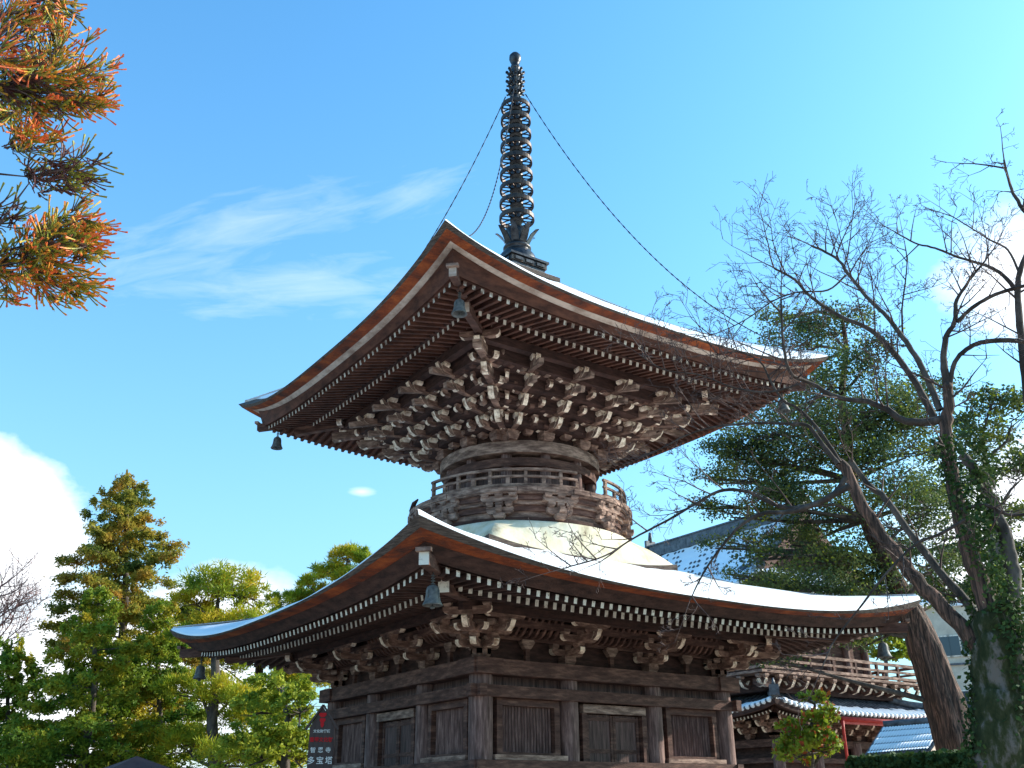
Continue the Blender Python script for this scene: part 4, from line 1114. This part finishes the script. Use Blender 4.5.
clump_tree('evergreen_tree', 'large dark evergreen with a thick leaning trunk behind the right roof tips', 'tree', b0,
    [b0]+tpw, [.56, .47, .43, .39, .33, .2, .165, .14, .12, .1, .08, .06, .04], ever, 'leaf_ever', .043, 5600, 31, bark='bark_red', style='quad', mixm=('leaf_bright', .06))
D = 30
clump_tree('evergreen_tree', 'second dark leafy evergreen filling the right edge behind the mossy trunk', 'tree', under(at(1010, 768, D)),
    [under(at(1010, 768, D)), at(1010, 768, D), at(1004, 680, D), at(1000, 600, D), at(992, 520, D), at(985, 460, D)], [.4, .35, .3, .25, .15, .06],
    cl([(985, 440, 26, 18), (1010, 415, 26, 18), (960, 425, 18, 14), (1020, 470, 28, 20), (990, 400, 18, 12), (950, 455, 24, 16), (975, 480, 26, 16), (940, 590, 26, 16), (1000, 555, 26, 14), (1010, 520, 26, 14), (965, 560, 24, 14), (1000, 590, 30, 16), (960, 600, 24, 14), (1020, 620, 26, 16), (985, 650, 16, 14), (1035, 560, 24, 20)], D, 30),
    'leaf_ever', .066, 3300, 32, style='quad', mixm=('leaf_bright', .12))
D = 26
clump_tree('shrub_tree', 'small leafy tree with a few rust red leaves in front of the gate', 'tree', under(at(812, 768, D)),
    [under(at(812, 768, D)), at(812, 768, D), at(810, 735, D), at(815, 705, D)], [.1, .08, .06, .03],
    cl([(800, 735, 20, 14), (820, 722, 22, 14), (812, 748, 26, 14), (790, 752, 16, 10), (826, 745, 16, 14), (815, 700, 12, 10)], D, 36), 'leaf_bright', .075, 3600, 33, style='quad', mixm=('leaf_rust', .14))
D = 48
clump_tree('broadleaf_tree', 'bright yellow green tree glimpsed behind the balcony railing', 'tree', under(at(886, 700, D)),
    [under(at(886, 700, D)), at(886, 700, D), at(886, 660, D)], [.2, .16, .08],
    cl([(886, 640, 16, 16), (898, 655, 14, 14), (875, 655, 12, 12)], D, 19), 'leaf_bright', .15, 1500, 34, style='quad')
# ---- hedge
hd = bpy.data.objects; h0, h1 = at(846, 759, 16.5), at(990, 757, 15.0)
dd = (h1-h0); dd.z = 0; Lh = dd.length; dd.normalize(); nb_ = Vector((-dd.y, dd.x, 0)); zt_ = h0.z
hg = empty('hedge', under((h0+h1)/2), 'clipped dark green hedge along the bottom right edge', 'hedge')
n = 26000; u = rng.uniform(0, Lh, n); w = rng.uniform(0, 1.0, n); z = rng.uniform(0, zt_-.05, n); k = rng.random(n)
z = np.where(k < .45, zt_-.04+rng.normal(size=n)*.03, z); w = np.where(k >= .45, rng.normal(size=n)*.03, w)
o_ = np.array(list(h0-hg.location)); o_[2] = 0
C = o_ + u[:, None]*np.array(list(dd)) + w[:, None]*np.array(list(nb_)) + np.stack([z*0, z*0, z], 1)
V, Fq = quads(C, .06, 1.5); fast_mesh('foliage', V, Fq, 4, ['leaf_hedge'], parent=hg)
b = MB(); c = (h0+h1)/2 + nb_*.5 - hg.location; b.box((c.x, c.y, (zt_-.08)/2), (Lh, .9, zt_-.08), 'leaf_hedge', Matrix.Rotation(math.atan2(dd.y, dd.x), 3, 'Z')); b.build('hedge_core', hg)

# ---- bare trees
def twigs(mb, p, d, L, r, depth, rr_, up_=.12, m='twig'):
    seg = max(3, int(L/.16)) if depth > 0 else 3; pts = [p]; cur = Vector(d).normalized(); ch = []
    for k in range(seg):
        cur = (cur + Vector((rr_.gauss(0, .1), rr_.gauss(0, .1), rr_.gauss(0, .09)+up_*.35))).normalized()
        pts.append(pts[-1] + cur*(L/seg)); 
        if depth > 0: ch.append((pts[-1], cur.copy(), (k+1)/seg))
    mb.tube(pts, [max(.0026, r*(1-.8*k/seg)) for k in range(seg+1)], 4 if r > .012 else 3, m, cap=False)
    for q, c_, f in ch:
        for _ in range(1 if rr_.random() < .75 else 2):
            if rr_.random() < .15: continue
            s_ = Vector((rr_.gauss(0, 1), rr_.gauss(0, 1), rr_.gauss(0, 1))); s_ = (s_ - c_*s_.dot(c_)).normalized()
            nd = (c_*.75 + s_*.8).normalized(); twigs(mb, q, nd, L*rr_.uniform(.35, .6)*(1.15-.45*f), r*.5, depth-1, rr_, up_, m)
def limb(parent, pts, r0, r1, seed, tw=1.0, tlen=1.0, m='bark', start=.25, depth=3, smooth=True):
    r0 *= .75
    rr_ = random.Random(seed); W_ = [at(*a)-parent.location for a in pts]
    P_ = []          # catmull-rom resample
    for i in range(len(W_)-1):
        p0 = W_[max(i-1, 0)]; p1 = W_[i]; p2 = W_[i+1]; p3 = W_[min(i+2, len(W_)-1)]
        for k in range(5):
            t = k/5; P_.append(.5*((2*p1)+(p2-p0)*t+(2*p0-5*p1+4*p2-p3)*t*t+(3*p1-p0-3*p2+p3)*t**3))
    P_.append(W_[-1]); n = len(P_)
    b = MB(); b.tube([p+Vector((rr_.gauss(0, 1), rr_.gauss(0, 1), rr_.gauss(0, 1)))*(r0*.06 if 0 < i < n-1 else 0) for i, p in enumerate(P_)], [(r0+(r1-r0)*(i/(n-1))**.8)*(1+rr_.uniform(-.05, .05)) for i in range(n)], 10 if r0 > .08 else 6, m, cap=r0 > .08)
    lo_ = b.build('limb' if r0 < .5 else 'trunk', parent)
    t_ = MB()
    for i in range(1, n):
        f = i/(n-1)
        if f < start: continue
        d = (P_[i]-P_[i-1]).normalized(); cnt = tw*(P_[i]-P_[i-1]).length*6
        while cnt > 0:
            if rr_.random() < cnt:
                s_ = Vector((rr_.gauss(0, 1), rr_.gauss(0, 1), rr_.gauss(0, .8)+.35)); s_ = (s_-d*s_.dot(d)).normalized()
                twigs(t_, P_[i], (d*.6+s_).normalized(), tlen*rr_.uniform(.35, 1.0), .012*min(1.3, .6+r0*8), depth, rr_)
            cnt -= 1
    if tw > 0:
        twigs(t_, P_[-1], (P_[-1]-P_[-2]).normalized(), tlen*.8, min(r1, .010), depth, rr_)
        t_.build('twigs', lo_)
    return lo_
Dm = 11.0
bt0 = under(at(1004, 768, Dm))
bare = empty('bare_tree', bt0, 'large leafless tree with a mossy forked trunk and wide fine twigs at the right edge', 'tree')
b = MB(); tr_ = [bt0, at(1004, 800, Dm), at(1002, 740, Dm), at(1001, 690, Dm), at(998, 640, Dm), at(994, 605, Dm)]
P_ = []
for a_, c_ in zip(tr_, tr_[1:]):
    for k in range(6): P_.append(a_.lerp(c_, k/6) - bt0)
P_.append(tr_[-1]-bt0)
b.tube([p+Vector((rnd.gauss(0, .012), rnd.gauss(0, .012), 0)) for p in P_], [(.29-.08*min(1, i/(len(P_)-1)))*(1+rnd.uniform(-.06, .06)) for i in range(len(P_))], 48, 'bark_moss', ridge=.045); b.build('trunk', bare)
L_ = lambda *a: limb(bare, *a)
def px(lst, D): return [(u, v, D + dz) for (u, v, dz) in [(q if len(q) == 3 else (*q, 0)) for q in lst]]
limb(bare, px([(1000, 660), (992, 620), (982, 588), (968, 545), (958, 505), (950, 465), (946, 430), (949, 405), (948, 384)], Dm), .16, .05, 1, .25, .9, 'bark_red')
limb(bare, px([(1004, 650), (1014, 590), (1008, 548), (996, 510), (984, 485), (972, 466), (962, 455)], Dm+.3), .12, .05, 2, .3, .9, 'bark_grey')
limb(bare, px([(1000, 690), (990, 662), (965, 632), (936, 600), (905, 566), (878, 530), (858, 498), (846, 470), (838, 462)], Dm+.05), .125, .055, 3, .3, .8, 'bark_red')
limb(bare, px([(1000, 670), (990, 638), (968, 604), (940, 572), (908, 530), (885, 498), (868, 484), (850, 460)], Dm+.5), .08, .03, 4, .6, .8, 'bark_grey')
limb(bare, px([(946, 418), (928, 422), (905, 421), (888, 410), (868, 402), (840, 398), (812, 384), (790, 372, -.3), (783, 340, -.4), (781, 300, -.4)], Dm), .07, .012, 5, 1.1, .9)
limb(bare, px([(940, 410), (930, 385), (918, 360), (903, 338), (888, 318, .1), (866, 296, .2), (849, 275, .3), (836, 258, .4), (812, 246, .5)], Dm), .055, .014, 6, 1.0, 1.0, 'bark_grey')
limb(bare, px([(935, 420), (917, 385), (893, 352), (870, 330), (840, 316), (812, 298), (795, 280), (774, 268)], Dm+.2), .06, .012, 7, 1.3, 1.1)
limb(bare, px([(948, 392), (944, 362), (946, 338), (955, 320), (957, 300), (970, 280), (984, 262)], Dm), .065, .012, 8, 1.1, .9)
limb(bare, px([(957, 322), (972, 308), (992, 296), (1012, 289), (1040, 282)], Dm), .03, .02, 9, .8, .7)
limb(bare, px([(950, 385), (955, 362), (970, 347), (990, 341), (1022, 341), (1045, 345)], Dm), .035, .03, 10, .5, .6)
limb(bare, px([(1046, 560), (1040, 470), (1028, 400), (1022, 345), (1018, 300), (1020, 272), (1034, 230), (1020, 205), (1010, 185), (1004, 160)], Dm+.4), .085, .012, 11, .9, .8)
limb(bare, px([(1018, 292), (1004, 276), (992, 268), (975, 262), (955, 256), (935, 248), (915, 243), (895, 232)], Dm+.4), .035, .008, 12, 1.2, .8)
limb(bare, px([(1020, 275), (1008, 250), (990, 240), (968, 226), (950, 215)], Dm+.4), .02, .006, 13, 1.2, .7)
limb(bare, px([(846, 478), (832, 496), (812, 505), (788, 508), (765, 500), (748, 492), (724, 490), (702, 500), (668, 520), (634, 538), (604, 556, -.3), (566, 568, -.5)], Dm-.2), .05, .007, 14, .75, .75)
limb(bare, px([(850, 486), (820, 502), (790, 512), (765, 513), (742, 524), (724, 544), (704, 572), (690, 600)], Dm-.4), .05, .006, 15, .5, .6)
limb(bare, px([(838, 464), (822, 444), (808, 426), (790, 424), (765, 423), (740, 424), (710, 428), (685, 436), (655, 452)], Dm-.1), .04, .006, 16, .9, .8)
limb(bare, px([(840, 462), (820, 432), (800, 410), (783, 400), (770, 380), (760, 362), (738, 352), (715, 355)], Dm), .035, .006, 17, 1.2, .9)
limb(bare, px([(903, 340), (902, 310), (905, 285), (907, 262), (905, 245)], Dm+.1), .018, .006, 18, 1.6, .7)
limb(bare, px([(846, 275), (828, 290), (800, 292), (775, 300), (745, 320), (720, 332), (700, 338)], Dm+.2), .018, .005, 19, 1.5, .8)
limb(bare, px([(800, 384), (770, 392), (735, 388), (700, 375), (665, 370), (640, 355)], Dm), .02, .005, 20, 1.3, .8)
limb(bare, px([(960, 510), (985, 505), (1010, 515), (1040, 512)], Dm-.2), .03, .012, 24, .8, .7)
limb(bare, px([(965, 520), (940, 534), (915, 545), (885, 575), (862, 605), (835, 640), (822, 668)], Dm-.6), .025, .006, 25, .8, .6)
# ivy and fern tufts on the mossy trunk
n = 15000; zz_ = rng.uniform(1.3, 5.2, n); a = rng.uniform(0, 6.283, n)
ax = np.array([list(bt0)])*0 
r_ = .295 + np.abs(rng.normal(size=n))*.05 - .02*zz_
cx_ = np.interp(zz_, [q.z for q in tr_], [q.x-bt0.x for q in tr_]); cy_ = np.interp(zz_, [q.z for q in tr_], [q.y-bt0.y for q in tr_])
keep = (np.sin(a*2+zz_*1.7)+rng.normal(size=n)*.6) > .55
C = np.stack([cx_+np.cos(a)*r_, cy_+np.sin(a)*r_, zz_], 1)[keep]
V, Fq = quads(C, .035, 1.5); fast_mesh('ivy', V, Fq, 4, ['leaf_hedge'], parent=bare)
# pinkish bare tree, far left
q = at(-12, 700, 38); red_t = empty('bare_tree', under(q), 'thin leafless tree with pinkish twigs at the far left edge', 'tree')
b = MB(); b.tube([(0, 0, 0), (.1, 0, q.z), at(-8, 640, 38)-red_t.location], [.16, .12, .08], 8, 'twig'); b.build('trunk', red_t)
T['twig'] = T['twig']
T['twig_pink'] = mat('pinkish_twig', (.3, .13, .1), (.45, .24, .2), 5)
rr_ = random.Random(5); tm = MB()
for k in range(9):
    s0 = at(-8, 655-k*8, 38)-red_t.location
    twigs(tm, s0, Vector((rr_.uniform(.2, 1), rr_.uniform(-1, .2), rr_.uniform(.2, 1))), rr_.uniform(1.4, 2.3), .035, 3, rr_, .25, 'twig_pink')
tm.build('twigs', red_t)
# power line at the left edge
pl = empty('utility_pole', under(at(-70, 700, 55)), 'black overhead wires and their pole behind the left trees', 'utility pole')
o = pl.location; b = MB(); zp_ = at(-70, 672, 55).z; b.lathe([(.16, 0), (.12, zp_+.6)], 10, 'concrete'); b.build('pole', pl)
for k, v in enumerate((683, 690, 698)):
    b = MB(); A_ = at(-70, v-2, 55)-o; B2 = at(330, v+16, 70)-o
    b.tube([A_.lerp(B2, t)-Vector((0, 0, 1.6*t*(1-t))) for t in np.linspace(0, 1, 12)], .025, 4, 'wire'); b.build('wire', pl)

# ---- cedar branch hanging in at upper left
Dc = 5.6; ct = under(at(-210, 500, 6.2))
ced = empty('cedar_tree', ct, 'cedar tree whose orange and green winter sprays hang in at the upper left corner', 'tree')
b = MB(); b.tube([(0, 0, 0), (0, 0, 4), (.05, 0, 8), (.0, .1, 11)], [.3, .25, .18, .1], 14, 'bark_red'); b.build('trunk', ced)
bb = MB()
for pts_, r0 in (([(-150, 120), (-60, 100), (0, 86), (38, 92), (70, 95)], .028), ([(-150, 140), (-40, 118), (0, 108), (22, 122)], .014), ([(-150, 150), (-50, 168), (0, 174), (30, 177)], .013),
                 ([(-150, 260), (-40, 240), (0, 224), (18, 198), (30, 182)], .013), ([(-150, 290), (-60, 265), (0, 252), (30, 244)], .016), ([(-150, 300), (-60, 274), (0, 265), (36, 259), (60, 262)], .02), ([(-90, 30), (-30, 20), (20, 12), (55, 10)], .018)):
    q = [at(u, v, Dc)-ct for u, v in pts_]; q = [Vector((0, 0, q[0].z-.6))] + q
    bb.tube(q, [r0*2]+[r0*(1-.75*i/(len(q)-2)) for i in range(len(q)-1)], 6, 'twig')
bb.build('branches', ced)
SV, SF, SA = [], [], []; off = 0; bb2 = MB()
def strands(cu, cv, ru, rv, bu, bv, tint, n, spread=.3):
    global off
    tint += .02; subs = []; Bp = np.array(list(at(bu, bv, Dc)-ct))
    for _ in range(max(4, int(n*.32))):
        a = rnd.uniform(0, 6.283); q = math.sqrt(rnd.random())*(1 + .16*math.sin(a*5+cu) + .12*math.sin(a*11+cv))
        u, v = cu+math.cos(a)*q*ru, cv+math.sin(a)*q*rv
        tipc = np.array(list(at(u, v, Dc+rnd.gauss(0, spread)*.6)-ct)); dv = tipc-Bp; dv /= np.linalg.norm(dv)+1e-9
        dv = dv + rng.normal(size=3)*.35 + np.array([0, 0, -.1]); dv /= np.linalg.norm(dv); Ls = rnd.uniform(.12, .24)
        subs.append((tipc-dv*Ls*.8, dv, Ls, rnd.gauss(0, .13)))
        # stem from the branch to this frond
        pb = Bp + (tipc-dv*Ls-Bp)*.35; 
        for a_, c_ in ((Bp, pb), (pb, tipc-dv*Ls*.8)): bb2.tube([a_, (a_+c_)/2+np.array([0, 0, .01]), c_], .004, 3, 'twig', cap=False)
    for i in range(int(n*2.7)):
        st0, dv, Ls, dt = subs[i % len(subs)]
        f = rnd.uniform(0, .75); st = st0 + dv*Ls*f
        sd0 = rng.normal(size=3); sd0 -= dv*(sd0@dv); sd0 /= np.linalg.norm(sd0)+1e-9; sd0[2] *= .6
        tip = st + (dv*.8+sd0*rnd.uniform(.1, .75))*Ls*rnd.uniform(.55, 1.0)
        tn = tint+dt
        Lg = np.linalg.norm(tip-st)
        mid = (st+tip)/2 + np.array([0, 0, -.12])*Lg + rng.normal(size=3)*.06*Lg
        m_ = max(4, int(Lg/.035)); t = np.linspace(0, 1, m_+1)[:, None]
        Cc = (1-t)**2*st + 2*t*(1-t)*mid + t*t*tip
        r = (.0032+.0014*t[:, 0]+.003*(t[:, 0] > .85))
        # body: 3 sided tube + needles as blades
        d = np.gradient(Cc, axis=0); d /= np.linalg.norm(d, axis=1)[:, None]+1e-9
        x = np.cross(d, [.3, .2, .9]); x /= np.linalg.norm(x, axis=1)[:, None]; y = np.cross(d, x)
        nb = m_*6; ti = rng.uniform(0, 1, nb); ii = np.clip((ti*m_).astype(int), 0, m_-1); fr = (ti*m_-ii)[:, None]
        cc = Cc[ii]*(1-fr)+Cc[ii+1]*fr; ang = rng.uniform(0, 6.283, nb)[:, None]; sd = x[ii]*np.cos(ang)+y[ii]*np.sin(ang)
        dirn = d[ii]*.8+sd*.6; w = np.cross(dirn, sd); w /= np.linalg.norm(w, axis=1)[:, None]+1e-9
        ln2 = .013*rng.uniform(.7, 1.3, nb)[:, None]
        V = np.stack([cc-w*.0028-d[ii]*.003, cc+w*.0028-d[ii]*.003, cc+dirn*ln2], 1).reshape(-1, 3)
        SV.append(V); SF.append(np.arange(len(V)).reshape(-1, 3)+off); off += len(V); SA.append(np.repeat(ti*.95+tn+rnd.gauss(0, .06), 3))
        rings = np.stack([Cc+x*np.cos(k*2.094)*r[:, None]+y*np.sin(k*2.094)*r[:, None] for k in range(3)], 1).reshape(-1, 3)
        f_ = []
        for j in range(m_):
            for k in range(3):
                k2 = (k+1) % 3; a0, a1, b0_, b1 = j*3+k, j*3+k2, (j+1)*3+k, (j+1)*3+k2; f_ += [(a0, a1, b1), (a0, b1, b0_)]
        SV.append(rings); SF.append(np.array(f_)+off); off += len(rings); SA.append(np.repeat(t[:, 0]*.95+tn, 3))
strands(72, 72, 44, 42, 10, 86, .0, 190); strands(92, 92, 26, 20, 50, 92, .12, 70); strands(20, 38, 36, 42, -20, 60, .22, 170); strands(60, 12, 17, 20, 30, 5, -.15, 60); strands(12, 88, 26, 18, -20, 84, -.45, 60)
strands(48, 102, 34, 14, 0, 88, -.35, 50)
strands(60, 168, 34, 24, 27, 177, -.6, 85); strands(40, 136, 24, 14, 12, 148, .15, 60); strands(78, 180, 14, 10, 50, 180, -.55, 25)
strands(72, 228, 36, 26, 30, 250, .0, 120); strands(62, 278, 34, 24, 26, 262, .0, 120); strands(45, 248, 24, 22, 24, 258, .05, 80); strands(92, 240, 18, 18, 60, 250, -.1, 40)
strands(4, 110, 14, 16, -20, 100, -.2, 30); strands(10, 252, 16, 10, -10, 262, -.3, 25); strands(12, 288, 18, 18, -8, 268, .1, 40); strands(8, 206, 16, 12, -6, 222, -.5, 22)
fast_mesh('sprays', np.concatenate(SV), np.concatenate(SF), 3, ['spray'], parent=ced, attr=np.concatenate(SA))


bb2.build('shoots', ced)
